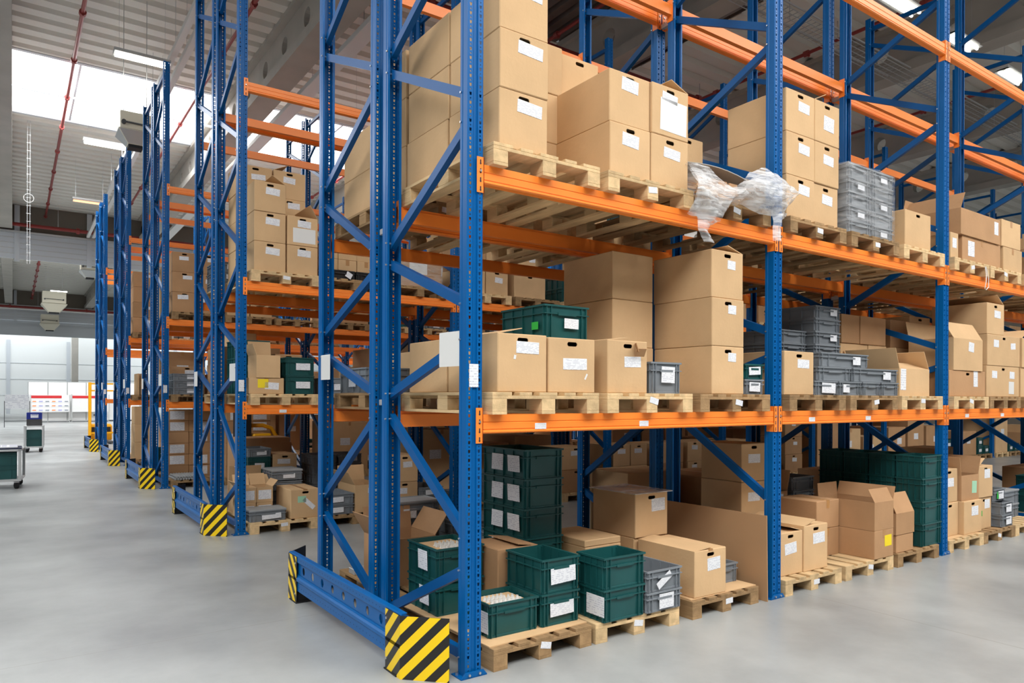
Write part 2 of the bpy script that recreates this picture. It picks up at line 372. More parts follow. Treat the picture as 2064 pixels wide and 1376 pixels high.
def tray(p, q, w, label, mesh=False):
    b = MB(); p, q = Vector(p), Vector(q); d = (q-p).normalized(); a = d.cross(Vector((0, 0, 1)))
    if not mesh:
        b.bar(p, q, w, .02); b.bar(p+a*w/2+Vector((0, 0, .05)), q+a*w/2+Vector((0, 0, .05)), .02, .11); b.bar(p-a*w/2+Vector((0, 0, .05)), q-a*w/2+Vector((0, 0, .05)), .02, .11)
    else:
        for s in (-1, -.5, 0, .5, 1): b.bar(p+a*w/2*s, q+a*w/2*s, .012, .012)
        L = (q-p).length; t = 0
        while t < L: b.bar(p+d*t-a*w/2, p+d*t+a*w/2, .008, .008); t += .15
        for s in (-1, 1): b.bar(p+a*w/2*s+Vector((0, 0, .08)), q+a*w/2*s+Vector((0, 0, .08)), .02, .03)
    o = obj('cable_tray', b.mesh('cable_tray', FRAME if mesh else WHITE)); tag(o, label, 'cable tray')
    L = (q-p).length; t = 1
    while t < L:
        h = obj('hanger_rod', simple_box('hang2', 'hanger_rod', (-.004, .004, -.004, .004, 0, .5), STEEL), o, tuple(p+d*t)); h.scale = (1, 1, (CZ-p.z)/.5); t += 3
tray((.66, -6, 8.8), (.66, 34.5, 8.8), .1, 'white cable duct over the rack ends, left one of the two')
tray((.88, -6, 8.8), (.88, 34.5, 8.8), .1, 'white cable duct over the rack ends, right one of the two')
tray((3.6, -6, 8.75), (3.6, 34.5, 8.75), .3, 'wide white cable duct hung beside the concrete roof beam')
tray((6, 4.75, 8.8), (30, 4.75, 8.8), .5, 'wire mesh cable tray hung above the second rack', True)
def lamp(x, y, z, label, tube=TUBE, L=1.05):
    b = MB(); b.box(-L/2, L/2, -.11, .11, .05, .11); b.loops([[(-L/2, -.11, .05), (-L/2, .11, .05), (-L/2, .17, .02), (-L/2, -.17, .02)], [(L/2, -.11, .05), (L/2, .11, .05), (L/2, .17, .02), (L/2, -.17, .02)]], 1, caps=False)
    o = obj('strip_light', b.mesh('strip_light', [WHITE, FRAME]), None, (x, y, z)); tag(o, label, 'ceiling light', 'strip lights under the roof')
    for s in (-.07, .07):
        k = MB(); k.tube([(-L/2+.03, s, 0), (L/2-.03, s, 0)], .022, 8); obj('fluorescent_tube', k.mesh('fluorescent_tube', tube), o)
    for s in (-L/2+.1, L/2-.1):
        k = MB(); k.bar((s, 0, .1), (s, 0, CZ-z), .004, .004, up=(1, 0, 0)); obj('hanging_wire', k.mesh('hanging_wire', STEEL), o)
lamp(.05, 13.1, 8.5, 'strip light nearest the viewer over the left aisle, above the rooflight')
lamp(-.05, 19.3, 8.5, 'strip light hanging left of the second row of tall posts, past the heater')
lamp(.1, 26.3, 8.5, 'warm glowing strip light beyond the rooflight over the left aisle', TUBEO)
lamp(.55, 40.5, 8.6, 'strip light just past the brown cross wall in the far hall')
lamp(.5, 56, 8.9, 'strip light deep in the far hall above the box-shaped heater')
lamp(10.7, 3.0, 8.5, 'brightly lit strip light above the second bay at the top right')
lamp(15.5, 3.05, 8.5, 'brightly lit strip light above the rightmost beam of the photo')
lamp(13.0, 3.0, 8.5, 'lit strip light between the other two over the nearest rack')
lamp(5.2, 13.2, 8.5, 'strip light hidden partly behind the tall boxes, over third aisle')
def heater(x, y, z, s, label, m):
    b = MB(); b.box(-s/2, s/2, -s/2, s/2, s*.42, s); b.loops([[(-s*.24, -s*.24, 0), (s*.24, -s*.24, 0), (s*.24, s*.24, 0), (-s*.24, s*.24, 0)], [(-s*.56, -s*.56, s*.4), (s*.56, -s*.56, s*.4), (s*.56, s*.56, s*.4), (-s*.56, s*.56, s*.4)]], 1)
    o = obj('unit_heater', b.mesh('unit_heater', [CREAM, m], bevel=.01), None, (x, y, z)); tag(o, label, 'heater')
    k = MB(); k.box(-s*.22, s*.22, -s*.22, s*.22, -.06, 0); obj('air_outlet', k.mesh('air_outlet', NAVY), o)
    k = MB(); k.tube([(-s*.4, -s*.56, s*.62), (s*.4, -s*.56, s*.6)], .02, 6)
    for q in (-s*.4, s*.38): k.tube([(q, -s*.5, s*.6), (q, -s*.62, s*.6)], .045, 8)
    obj('valve_pipe', k.mesh('valve_pipe', DARKG), o)
    k = MB()
    for q in (-s*.35, s*.35): k.bar((q, 0, s), (q, 0, CZ-z), .012, .012, up=(1, 0, 0))
    obj('hanging_bracket', k.mesh('hanging_bracket', FRAME), o)
heater(-.02, 13.6, 6.85, .62, 'cream unit heater hanging in front of the rooflight', FRAME)
heater(.05, 52, 7.0, 1.3, 'tall cream unit heater hanging in the far hall', CREAM)
heater(.24, 64, 6.75, 1.2, 'smaller looking white unit heater at the very back of the hall', CREAM)
heater(.95, 37.2, 7.35, .8, 'pale unit heater half hidden behind the white cross wall', FRAME)
# vertical cable ladder on the left beam
b = MB()
for s in (-.035, .035): b.bar((-1.75+s, 23, 5.6), (-1.75+s, 23, CZ), .01, .01, up=(1, 0, 0))
for k in range(18): b.bar((-1.81, 23, 5.7+k*.24), (-1.69, 23, 5.7+k*.24), .008, .012)
o = obj('cable_ladder', b.mesh('cable_ladder', FRAME)); tag(o, 'thin vertical cable ladder hanging beside the left concrete beam', 'cable ladder')
b = MB(); b.tube([(-1.75+.13*math.cos(a), 22.95, 7.6+.13*math.sin(a)) for a in [k*PI/8 for k in range(17)]], .007, 6); obj('cable_coil', b.mesh('cable_coil', WHITE), o)
# ------------------------------------------------------------------ pallet racks
BAY, DEPTH, GAP = 2.8, 1.115, .13            # bay pitch, frame depth, gap between back-to-back frames
ROWW = 2*DEPTH+GAP
LV = [1.471, 2.883, 5.14]                    # beam top heights
TOP = 7.25
ROWY = [0, 4.97, 9.90, 14.73, 19.62]
ROWN = ['nearest', 'second', 'third', 'fourth', 'fifth']
NB = [4, 8, 8, 7, 6]                         # bays per row
def post_mesh():
    b = MB(); n = int(TOP/.05)
    def col(x0, x1):
        cx = (x0+x1)/2; P = lambda a, c: (a, 0, c)
        for k in range(n):
            z = k*.05
            b.sheet_hole(P, x0, x1, z, z+.03, [(cx-.0075, z+.024), (cx-.0055, z+.006), (cx+.0055, z+.006), (cx+.0075, z+.024)])
            b.sheet_hole(P, x0, x1, z+.03, z+.05, [(cx-.0044, z+.04), (cx-.0022, z+.036), (cx+.0022, z+.036), (cx+.0044, z+.04), (cx+.0022, z+.044), (cx-.0022, z+.044)])
    H = n*.05
    col(-.048, -.016); col(.016, .048)
    prof = [(-.016, 0), (-.012, .007), (.012, .007), (.016, 0)]
    for (p, q) in zip(prof[:-1], prof[1:]): b.quad([(p[0], p[1], 0), (q[0], q[1], 0), (q[0], q[1], H), (p[0], p[1], H)])
    for s in (-1, 1):
        pr = [(.048, 0), (.05, .004), (.05, .046), (.046, .052), (.05, .058), (.05, .076), (.034, .076)]
        for p, q in zip(pr[:-1], pr[1:]): b.quad([(s*p[0], p[1], 0), (s*q[0], q[1], 0), (s*q[0], q[1], H), (s*p[0], p[1], H)])
    me = b.mesh('post', BLUE, merge=True, recalc=False)
    bm = bmesh.new(); bm.from_mesh(me); bmesh.ops.solidify(bm, geom=list(bm.faces), thickness=.0022); bmesh.ops.recalc_face_normals(bm, faces=bm.faces); bm.to_mesh(me); bm.free()
    return me
POST = post_mesh()
def foot_mesh():
    b = MB(); b.box(-.085, .085, -.012, .1, 0, .006)
    b.loops([[(-.085, -.014, .006), (.085, -.014, .006), (.06, -.014, .036), (-.06, -.014, .036)], [(-.085, -.008, .006), (.085, -.008, .006), (.06, -.008, .036), (-.06, -.008, .036)]])
    for x in (-.034, .034): b.tube([(x, -.013, .02), (x, -.022, .02)], .008, 6, 1)
    for x in (-.07, .07): b.tube([(x, .06, .006), (x, .06, .02)], .009, 6, 1)
    return b.mesh('foot_plate', [BLUE, STEEL])
FOOT = foot_mesh()
def brace_mesh(p, q):
    b = MB(); p, q = Vector(p), Vector(q); d = (q-p).normalized()
    b.bar(p, q, .028, .044, up=(1, 0, 0)) if False else b.bar(p, q, .040, .058, up=d.cross(Vector((1, 0, 0))))
    for e, s in ((p, 1), (q, -1)):
        c = e+d*.02*s; b.tube([(-.06, c.y, c.z), (.06, c.y, c.z)], .006, 6, 1)
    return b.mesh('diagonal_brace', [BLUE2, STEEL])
# brace nodes (depth from the aisle face, height): measured zigzag
YF, YR = .05, DEPTH-.05
ZIG = [((YR, .13), (YF, .60)), ((YF, .76), (YR, 1.43)), ((YR, 1.585), (YF, 1.90)), ((YF, 2.09), (YR, 2.47)), ((YR, 2.6), (YF, 3.13)),
       ((YF, 3.28), (YR, 3.77)), ((YR, 3.9), (YF, 4.37)), ((YF, 4.5), (YR, 5.0)), ((YR, 5.13), (YF, 5.62)), ((YF, 5.75), (YR, 6.25)), ((YR, 6.38), (YF, 6.87))]
BR = [brace_mesh((0, a, z), (0, c, w)) for (a, z), (c, w) in ZIG] + [brace_mesh((0, YF, .1), (0, YR, .1)), brace_mesh((0, YF, 7.1), (0, YR, 7.1))]
SLEEVE = simple_box('sleeve', 'sign_sheet', (0, .002, -.1, .1, -.1, .1), WHITE)
BARC = simple_box('barc', 'location_label', (-.03, .03, 0, .0015, -.065, .065), PAPER)
SPACER = simple_box('spacer', 'row_spacer', (-.02, .02, 0, GAP-.017, -.02, .02), FRAME, .003)
def frame(row, i, back):
    """one upright frame; back frames are turned to face the next aisle"""
    x = i*BAY; y = ROWY[row] + (ROWW if back else 0)
    nm = 'at the front corner of the' if i == 0 else ('%s from the front corner along the' % ORD[i])
    lab = 'blue rack upright %s %s rack row, %s half' % (nm, ROWN[row], 'far' if back else 'near')
    t = obj('rack_upright', None, None, (x, y, 0), (0, 0, PI) if back else None); tag(t, lab, 'rack upright', 'blue uprights of the pallet racks')
    p = obj('post', POST, t); obj('foot_plate', FOOT, p)
    p2 = obj('post', POST, t, (0, DEPTH, 0), (0, 0, PI)); obj('foot_plate', FOOT, p2)
    for m in BR: obj('diagonal_brace' if m not in BR[-2:] else 'cross_brace', m, t)
    if not back and i < 5 and row < 3:
        for z in ((1.53, 2.72, 5.0) if row == 0 else (1.53, 5.0)): obj('row_spacer', SPACER, t, (0, DEPTH+.001, z))
    if i == 0:
        # document sleeve hung on the rack end, location label on the post
        if not back:
            s = obj('sign_sheet', SLEEVE, t, (-.056, .185, 1.845)); s.rotation_euler = (0, 0, .1); s['label'] = 'white document sheet'
            s = obj('location_label', BARC, t, (-.005, -.003, 1.69)); s['label'] = 'white location label'
        else:
            s = obj('sign_sheet', SLEEVE, t, (.062, .2, 1.805)); s.rotation_euler = (0, 0, .0); s['label'] = 'white document sheet'
    return t
for r in range(5):
    for i in range(NB[r]+1):
        for back in (False, True): frame(r, i, back)

def beam_mesh():
    b = MB(); L = BAY-.1
    pr = [(0, 0), (0, -.040), (.0035, -.043), (.0035, -.046), (0, -.049), (0, -.082), (.004, -.087), (.004, -.09), (-.004, -.096), (-.004, -.102), (.004, -.109), (.05, -.109), (.05, -.022), (.03, -.022), (.03, 0)]
    b.loops([[(0, y, z) for y, z in pr], [(L, y, z) for y, z in pr]])
    return b.mesh('rack_beam', ORANGE)
BEAM = beam_mesh()
def conn_mesh(s):
    """connector plate hooked on the post: front plate, side plate, four hook slots painted shadow-dark, locking bolt"""
    b = MB(); z0, z1 = -.162, .038
    x0, x1 = (-.042, .004) if s > 0 else (-.004, .042)
    b.box(x0, x1, -.005, -.001, z0, z1); b.box(min(0, s*.004), max(0, s*.004), -.005, .062, z0, z1)
    cx = (x0+x1)/2
    for k in range(4):
        z = z1-.035-.05*k
        if k == 1: b.tube([(cx, -.005, z+.006), (cx, -.012, z+.006)], .007, 8, 2)
        b.quad([(cx-.004, -.0056, z+.02), (cx+.004, -.0056, z+.02), (cx+.004, -.0056, z), (cx+.008, -.0056, z), (cx, -.0056, z-.01), (cx-.008, -.0056, z), (cx-.004, -.0056, z)][::-1], 1)
    return b.mesh('beam_connector', [ORANGE, SLOT, STEEL], recalc=False)
CL, CR = conn_mesh(1), conn_mesh(-1)
PRICE = simple_box('price', 'location_label', (-.042, .042, -.0022, 0, -.018, .018), PAPER)
LEVN = ['first shelf level', 'second shelf level', 'empty top level']
def beam(row, bay, lev, line):
    """line 0..3 counted from the near aisle through the double row"""
    L = BAY-.1; x = bay*BAY+.05; y0 = ROWY[row]; rot = None
    if line == 0: p = (x, y0-.003, LV[lev])
    elif line == 1: p = (x+L, y0+DEPTH+.003, LV[lev]); rot = (0, 0, PI)
    elif line == 2: p = (x, y0+DEPTH+GAP-.003, LV[lev])
    else: p = (x+L, y0+ROWW+.003, LV[lev]); rot = (0, 0, PI)
    o = obj('rack_beam', BEAM, None, p, rot)
    ln = ['aisle-side', 'inner near', 'inner far', 'far-side'][line]
    tag(o, 'orange %s beam, %s of the %s bay, %s rack row' % (ln, LEVN[lev], ORD[bay], ROWN[row]), 'rack beam', 'orange beams of the pallet racks')
    obj('beam_connector', CL, o); obj('beam_connector', CR, o, (L, 0, 0))
    if line == 0 and lev == 0 and row < 2:
        for q in (.465, 1.33): obj('location_label', PRICE, o, (q-.05, 0, -.072))
for r in range(5):
    for bay in range(NB[r]):
        for lev in range(3):
            for line in range(4): beam(r, bay, lev, line)

# ---- crash guards at the row ends
def guard_plate_mesh():
    b = MB(); H = .352; pts = [(-.355, .39), (-.355, .2), (-.155, 0)]
    u = 0; us = [0]
    for p, q in zip(pts[:-1], pts[1:]): u += math.hypot(q[0]-p[0], q[1]-p[1]); us.append(u)
    off = [(.006, 0), (.0055, .0025), (.0042, .0042)]
    front = [(p[0], p[1]) for p in pts]; back = [(p[0]+o[0], p[1]+o[1]) for p, o in zip(pts, off)]
    uvs = {}
    def q4(P, mi, uv): k = b.quad(P, mi); uvs[k] = uv
    for i in range(2):
        (ax, ay), (bx, by) = front[i], front[i+1]
        q4([(ax, ay, 0), (bx, by, 0), (bx, by, H), (ax, ay, H)], 0, [(us[i], 0), (us[i+1], 0), (us[i+1], H), (us[i], H)])
        (cx, cy), (dx, dy) = back[i], back[i+1]
        q4([(dx, dy, 0), (cx, cy, 0), (cx, cy, H), (dx, dy, H)], 1, [(0, 0)]*4)
        q4([(ax, ay, H), (bx, by, H), (dx, dy, H), (cx, cy, H)], 1, [(0, 0)]*4)
    for (p, o) in ((front[0], back[0]), (front[2], back[2])): q4([(p[0], p[1], 0), (o[0], o[1], 0), (o[0], o[1], H), (p[0], p[1], H)], 1, [(0, 0)]*4)
    for z in (.07, .3): b.tube([(-.354, .37, z), (-.361, .37, z)], .008, 8, 2)
    me = b.mesh('corner_plate', [STRIPE, BLACK, STEEL], recalc=False)
    ul = me.uv_layers.new(name='UVMap')
    for k, uv in uvs.items():
        for j, li in enumerate(me.polygons[k].loop_indices): ul.data[li].uv = uv[j]
    return me
GP = guard_plate_mesh()
def rail_mesh():
    b = MB(); y0, y1 = .2, ROWW-.2
    seg = [((-.31, .362), (-.345, .362)), ((-.345, .362), (-.349, .355)), ((-.349, .355), (-.349, .312)), ((-.349, .312), (-.335, .302)), None, ((-.335, .212), (-.355, .19)), ((-.355, .19), (-.355, .17)), ((-.355, .17), (-.345, .158)), ((-.345, .158), (-.345, .092)), ((-.345, .092), (-.31, .092))]
    for s in seg:
        if s is None: continue
        (a, z), (c, w) = s; b.quad([(a, y0, z), (a, y1, z), (c, y1, w), (c, y0, w)])
    t = y0; n = 10; st = (y1-y0)/n
    for k in range(n):
        cy = t+st/2; circ = [(cy-.026*math.cos(2*PI*j/14), .257-.03*math.sin(2*PI*j/14)) for j in range(14)]
        b.sheet_hole(lambda a, c: (-.335, a, c), t, t+st, .212, .302, circ); t += st
    me = b.mesh('guard_rail', BLUE, merge=True, recalc=True, solid=.004)
    bm = bmesh.new(); bm.from_mesh(me)
    k = y0+.03
    while k < y1-.03:
        for z in (.335, .125):
            m_ = Matrix.Translation((-.3495 if z > .2 else -.3455, k, z)) @ Matrix.Rotation(PI/2, 4, 'Y')
            r = bmesh.ops.create_circle(bm, cap_ends=True, segments=6, radius=.004, matrix=m_)
            for f in set(f for v in r['verts'] for f in v.link_faces): f.material_index = 1
        k += .05
    bm.to_mesh(me); bm.free(); me.materials.append(SLOT)  # flat discs carry the painted shade of small holes
    return me
RAIL = rail_mesh()
GF = simple_box('gfoot', 'guard_foot', (-.34, -.24, -.05, .05, 0, .1), BLACK, .006)
GB = simple_box('gbase', 'base_plate', (-.36, -.22, -.08, .08, 0, .008), BLACK)
for r in range(5):
    t = obj('row_end_guard', None, None, (0, ROWY[r], 0))
    tag(t, 'blue crash rail with striped black and yellow ends guarding the %s rack row' % ROWN[r], 'crash guard', 'crash guards at the rack ends')
    obj('guard_rail', RAIL, t); obj('corner_plate', GP, t)
    q = obj('corner_plate', GP, t, (0, ROWW, 0)); q.scale = (1, -1, 1)
    for y in (.32, ROWW-.32): f = obj('guard_foot', GF, t, (0, y, 0)); obj('base_plate', GB, f)
# ------------------------------------------------------------------ pallets, cartons, crates
PH, CW, CD, CH = .128, .36, .57, .342
def pallet_parts(w, d, wood):
    def deck():
        b = MB()
        bw = [.135, .09, .135, .09, .135]; gap = (w-sum(bw))/4; x = -w/2
        for q in bw: b.box(x, x+q, 0, d, PH-.02, PH); x += q+gap
        for y in (0, d/2-.06, d-.12): b.box(-w/2, w/2, y, y+.12, PH-.04, PH-.02)
        return b.mesh('pallet', wood, bevel=.002)
    return (cached(('pd', w, d, wood.name), deck),
            simple_box(('pb', wood.name), 'block', (-.05, .05, 0, .13, 0, PH-.058), wood, .002),
            simple_box(('pr', d, wood.name), 'bottom_board', (-.05, .05, 0, d, 0, .018), wood, .001))
def pallet_whole(w, d, wood):
    def f():
        b = MB(); bw = [.135, .09, .135, .09, .135]; gap = (w-sum(bw))/4; x = -w/2
        for q in bw: b.box(x, x+q, 0, d, PH-.02, PH); x += q+gap
        for y in (0, d/2-.06, d-.12):
            b.box(-w/2, w/2, y, y+.12, PH-.04, PH-.02)
            for c in (-w/2+.05, 0, w/2-.05): b.box(c-.05, c+.05, y, y+.12, .018, PH-.04)
        for c in (-w/2+.05, 0, w/2-.05): b.box(c-.05, c+.05, 0, d, 0, .018)
        return b.mesh('pallet', wood)
    return cached(('pw', w, d, wood.name), f)
TAG = random.Random(15)
def pallet(x0, y, z, label, w=.8, d=1.15, wood=WOOD, full=True, rot=0, tagp=False):
    if full:
        dk, bl, rn = pallet_parts(w, d, wood)
        o = obj('pallet', dk, None, (x0+w/2, y, z), (0, 0, rot))
        for cx in (-w/2+.05, 0, w/2-.05):
            for cy in (0, d/2-.065, d-.13): obj('block', bl, o, (cx, cy, .018))
            obj('bottom_board', rn, o, (cx, 0, 0))
        if tagp and TAG.random() < .55:
            p = obj('paper_tag', simple_box('ptag', 'paper_tag', (-.04, .04, -.0015, 0, -.02, .02), PAPER), o, (TAG.uniform(-.02, .03), -.001, PH-TAG.uniform(.045, .07)), (0, TAG.uniform(-.25, .25), 0)); p['label'] = 'white paper tag'
    else: o = obj('pallet', pallet_whole(w, d, wood), None, (x0+w/2, y, z), (0, 0, rot))
    return tag(o, label, 'pallet', 'wooden pallets')

def carton_mesh(w, d, h, slot, m):
    def f():
        b = MB(); c = .005; x0, x1 = -w/2, w/2
        def ring(z, i=0.): return [(x0+c, i, z), (x1-c, i, z), (x1-i, c, z), (x1-i, d-c, z), (x1-c, d-i, z), (x0+c, d-i, z), (x0+i, d-c, z), (x0+i, c, z)]
        A0, A, B, B1 = ring(0, .004), ring(.005), ring(h-.005), ring(h, .004); n = len(b.v); b.v += A0+A+B+B1
        for k in range(3):
            for i in range(8):
                if k == 1 and i == 0: continue
                b.f.append((n+8*k+i, n+8*k+(i+1) % 8, n+8*k+8+(i+1) % 8, n+8*k+8+i)); b.m.append(0)
        b.f.append(tuple(n+i for i in range(8))[::-1]); b.m.append(0)
        if slot:
            a, r, cz = .026, .0135, h-.036; hole = []
            for cx, an in ((-a, (180, 210, 240, 270)), (a, (270, 300, 330, 360)), (a, (30, 60, 90)), (-a, (90, 120, 150))):
                for g in an: hole.append((cx+r*math.cos(math.radians(g)), cz+r*math.sin(math.radians(g))))
            b.sheet_hole(lambda p, q: (p, 0, q), x0+c, x1-c, .005, h-.005, hole)
            b.loops([[(p, 0, q) for p, q in hole], [(p, .005, q) for p, q in hole]], caps=False)
        else: b.quad([A[0], A[1], B[1], B[0]])
        B = B1
        # top: two flaps meeting in a shallow seam
        b.quad([B[0], (-.003, .004, h), (-.003, d-.004, h), B[5], B[6], B[7]]); b.quad([(.003, .004, h), B[1], B[2], B[3], B[4], (.003, d-.004, h)])
        b.quad([(-.003, .004, h), (0, .004, h-.004), (0, d-.004, h-.004), (-.003, d-.004, h)]); b.quad([(0, .004, h-.004), (.003, .004, h), (.003, d-.004, h), (0, d-.004, h-.004)])
        return b.mesh('cardboard_box', m, merge=True)
    return cached(('ct', round(w, 3), round(d, 3), round(h, 3), slot, m.name), f)
def open_carton_mesh(w, d, h, m):
    def f():
        b = MB(); t = .006
        R = lambda x, y0, y1, z: [(-x, y0, z), (x, y0, z), (x, y1, z), (-x, y1, z)]
        b.loops([R(w/2, 0, d, 0), R(w/2, 0, d, h), R(w/2-t, t, d-t, h), R(w/2-t, t, d-t, t)])
        return b.mesh('cardboard_box', m)
    return cached(('oc', round(w, 3), round(d, 3), round(h, 3), m.name), f)
def flap_mesh(w, l, m): return simple_box(('fl', round(w, 3), round(l, 3), m.name), 'flap', (-w/2, w/2, 0, l, 0, .005), m)
def label_mesh(w, h, m): return simple_box(('lb', round(w, 3), round(h, 3), m.name), 'shipping_label', (-w/2, w/2, -.0014, 0, -h/2, h/2), m)
def tape_mesh(w, d, h, drop=True):
    def f():
        b = MB(); b.box(-.024, .024, -.001, d+.001, h, h+.001); b.box(-.024, .024, -.001, 0, h-(.07 if drop else .012), h+.001); b.box(-.024, .024, d, d+.001, h-(.07 if drop else .012), h)
        return b.mesh('tape', TAPE)
    return cached(('tp', round(d, 3), round(h, 3), drop), f)
LCOL = {'w': PAPER, 'g': GREENL, 'm': MINT, 'y': YELLOWL, 'p': WHITE}
LNAME = {'w': 'white paper label', 'g': 'green label', 'm': 'mint green label', 'y': 'yellow label', 'p': 'plain white sheet'}
RND = random.Random(11); JIT = random.Random(4)
def add_labels(o, w, h, d, labs):
    for L in labs:
        cx, cz, lw, lh, col, tilt = L[:6]; side = L[6] if len(L) > 6 else 'F'
        if side == 'F': p, r = (cx*w, -.0003, cz*h), (0, tilt, 0)
        else: p, r = (-w/2-.0003, (cx+.5)*d, cz*h), (0, tilt, -PI/2)
        q = obj('shipping_label', label_mesh(lw, lh, LCOL[col]), o, p); q.rotation_mode = 'XYZ'; q.rotation_euler = r if side == 'F' else (0, 0, -PI/2)
        if side != 'F' and tilt: q.rotation_euler = (tilt, 0, -PI/2)
        q['label'] = LNAME[col]
def std_label(): return [(RND.uniform(-.1, .16), RND.uniform(.62, .78), RND.choice((.13, .15, .17)), RND.choice((.065, .075)), 'w', RND.uniform(-.05, .08))]
def carton(x0, z, label, w=CW, d=CD, h=CH, y=0., lab=None, slot=True, m=CARD, flaps=(), opened=False, tape=False, rot=0., group='cardboard boxes', rear=False, lid=None):
    """x0: left edge, y: front face, z: base.  flaps: (side F/B/L/R, degrees up from flat outwards)"""
    me = open_carton_mesh(w, d, h, m) if opened else carton_mesh(w, d, h, slot, m)
    jt = JIT.uniform(-.006, .006)
    o = obj('cardboard_box', me, None, (x0+w/2+JIT.uniform(-.003, .003), y+JIT.uniform(-.006, .012), z), (0, 0, rot+jt))
    if rear: o.location = (x0+w/2, y+d, z); o.rotation_euler = (0, 0, PI+rot)
    tag(o, label, 'cardboard box', group)
    if lab is None: lab = std_label()
    add_labels(o, w, h, d, lab)
    if tape: obj('tape', tape_mesh(w, d, h, not slot), o)
    for fl in flaps:
        side, ang = fl[:2]; a = math.radians(ang); fl_ = fl[2] if len(fl) > 2 else .2
        if side in 'FB':
            f = obj('flap', flap_mesh(w-.006, min(d*.5, fl_), m), o, (0, 0 if side == 'F' else d, h), (a, 0, PI if side == 'F' else 0))
        else:
            f = obj('flap', flap_mesh(d-.006, min(w*.5, fl_), m), o, (-w/2 if side == 'L' else w/2, d/2, h), (a, 0, PI/2 if side == 'L' else -PI/2))
    return o

def crate_meshes(w, d, h, m):
    def f():
        b = MB(); e = .008; t = .014
        R = lambda g, z: [(-w/2+g, g, z), (w/2-g, g, z), (w/2-g, d-g, z), (-w/2+g, d-g, z)]
        b.loops([R(t+.004, 0), R(e+.002, h-.002), R(e+.006, h-.002), R(t+.01, .008)])
        b.loops([R(t-.002, 0), R(t-.002, .012), R(t+.004, .014)], caps=False)
        for x in (-w*.34, w*.34, -w/2+.022, w/2-.022):
            for y0, y1 in ((.002, .02), (d-.02, d-.002)): b.box(x-.003, x+.003, y0, y1, .004, h-.01)
        for k in range(5):
            y = .022+(d-.044)*k/4
            for s in (-1, 1): b.box(s*(w/2-.002)-(.018 if s > 0 else 0), s*(w/2-.002)+(0 if s > 0 else .018), y-.003, y+.003, .004, h-.01)
        rim = MB()
        def band(z0, z1, g): rim.loops([R(g, z0), R(g, z1), R(.012, z1), R(.012, z0), R(g, z0)], caps=False)
        band(h-.012, h, 0); dz = min(.055, h*.3); band(h-dz-.006, h-dz, 0); band(h-.012-.001, h-.012, .003)
        hd = MB(); hd.box(-w*.2, w*.2, -.003, .01, h-dz-.013, h-dz+.003); 
        return b.mesh('plastic_crate', m), rim.mesh('rim', m), hd.mesh('handle', m)
    return cached(('cr', round(w, 3), round(d, 3), round(h, 3), m.name), f)
def lid_mesh(w, d, m):
    def f():
        b = MB(); b.box(-w/2-.002, w/2+.002, -.002, d+.002, 0, .008)
        for y0, y1 in ((0, .012), (d-.012, d)): b.box(-w/2, w/2, y0, y1, .008, .013)
        for s in (-1, 1): b.box(min(s*w/2, s*(w/2-.012)), max(s*w/2, s*(w/2-.012)), .012, d-.012, .008, .013)
        return b.mesh('lid', m)
    return cached(('ld', round(w, 3), round(d, 3), m.name), f)
def crate(x0, z, label, w=.37, d=.57, h=.215, y=0., m=GREEN, lid=False, lab=None, rot=0., group=None, at=None, small=False, filled=False):
    bd, rm, hd = crate_meshes(w, d, h, m)
    o = obj('plastic_crate', bd, None, at or (x0+w/2, y, z), (0, 0, rot)); tag(o, label, 'crate', group or ('green plastic crates' if m is GREEN else 'grey plastic crates'))
    obj('rim', rm, o)
    if not small: obj('handle', hd, o); obj('handle', hd, o, (0, d, 0), (0, 0, PI))
    if lid: obj('lid', lid_mesh(w, d, LIDG if m is GREY else m), o, (0, 0, h))
    if lab is None: lab = [(RND.uniform(-.08, .1), .45, min(.15, w*.42), min(.075, h*.5), 'w', RND.uniform(-.05, .05))]
    add_labels(o, w-.02, h, d, [(a[0], a[1], a[2], a[3], a[4], a[5]) + tuple(a[6:]) for a in lab])
    for q in o.children:
        if q.name.startswith('shipping_label'):
            if abs(q.location.x) < w/2-.012: q.location.y = -.0006
            else: q.location.x = -w/2-.001
    return o
BAYN = ['first', 'second', 'third', 'fourth', 'fifth', 'sixth', 'seventh', 'eighth']
LVN = ['on the floor', 'first shelf', 'second shelf']
POSN = ['left', 'middle', 'right']
def bay_pallets(row, bay, lev, xs=(.09, .96, 1.84), y=None, full=True, face='aisle side', skip=(), woods=None, w=.8, rot=(0, 0, 0)):
    z = 0 if lev == 0 else LV[lev-1]
    yy = ROWY[row]-.05 if y is None else y
    for k, x in enumerate(xs):
        if k in skip: continue
        wd = (woods or [RND.choice((WOOD, WOOD, WOOD2)) for _ in range(3)])[k]
        pallet(bay*BAY+x, yy, z, '%s wooden pallet, %s, %s of the %s bay, %s rack row' % ('pale' if wd is WOOD else 'weathered', LVN[lev], POSN[k], BAYN[bay], ROWN[row]), w, 1.15, wd, full, rot[k], tagp=full)
Z1, Z2, Z0 = LV[0]+PH, LV[1]+PH, PH

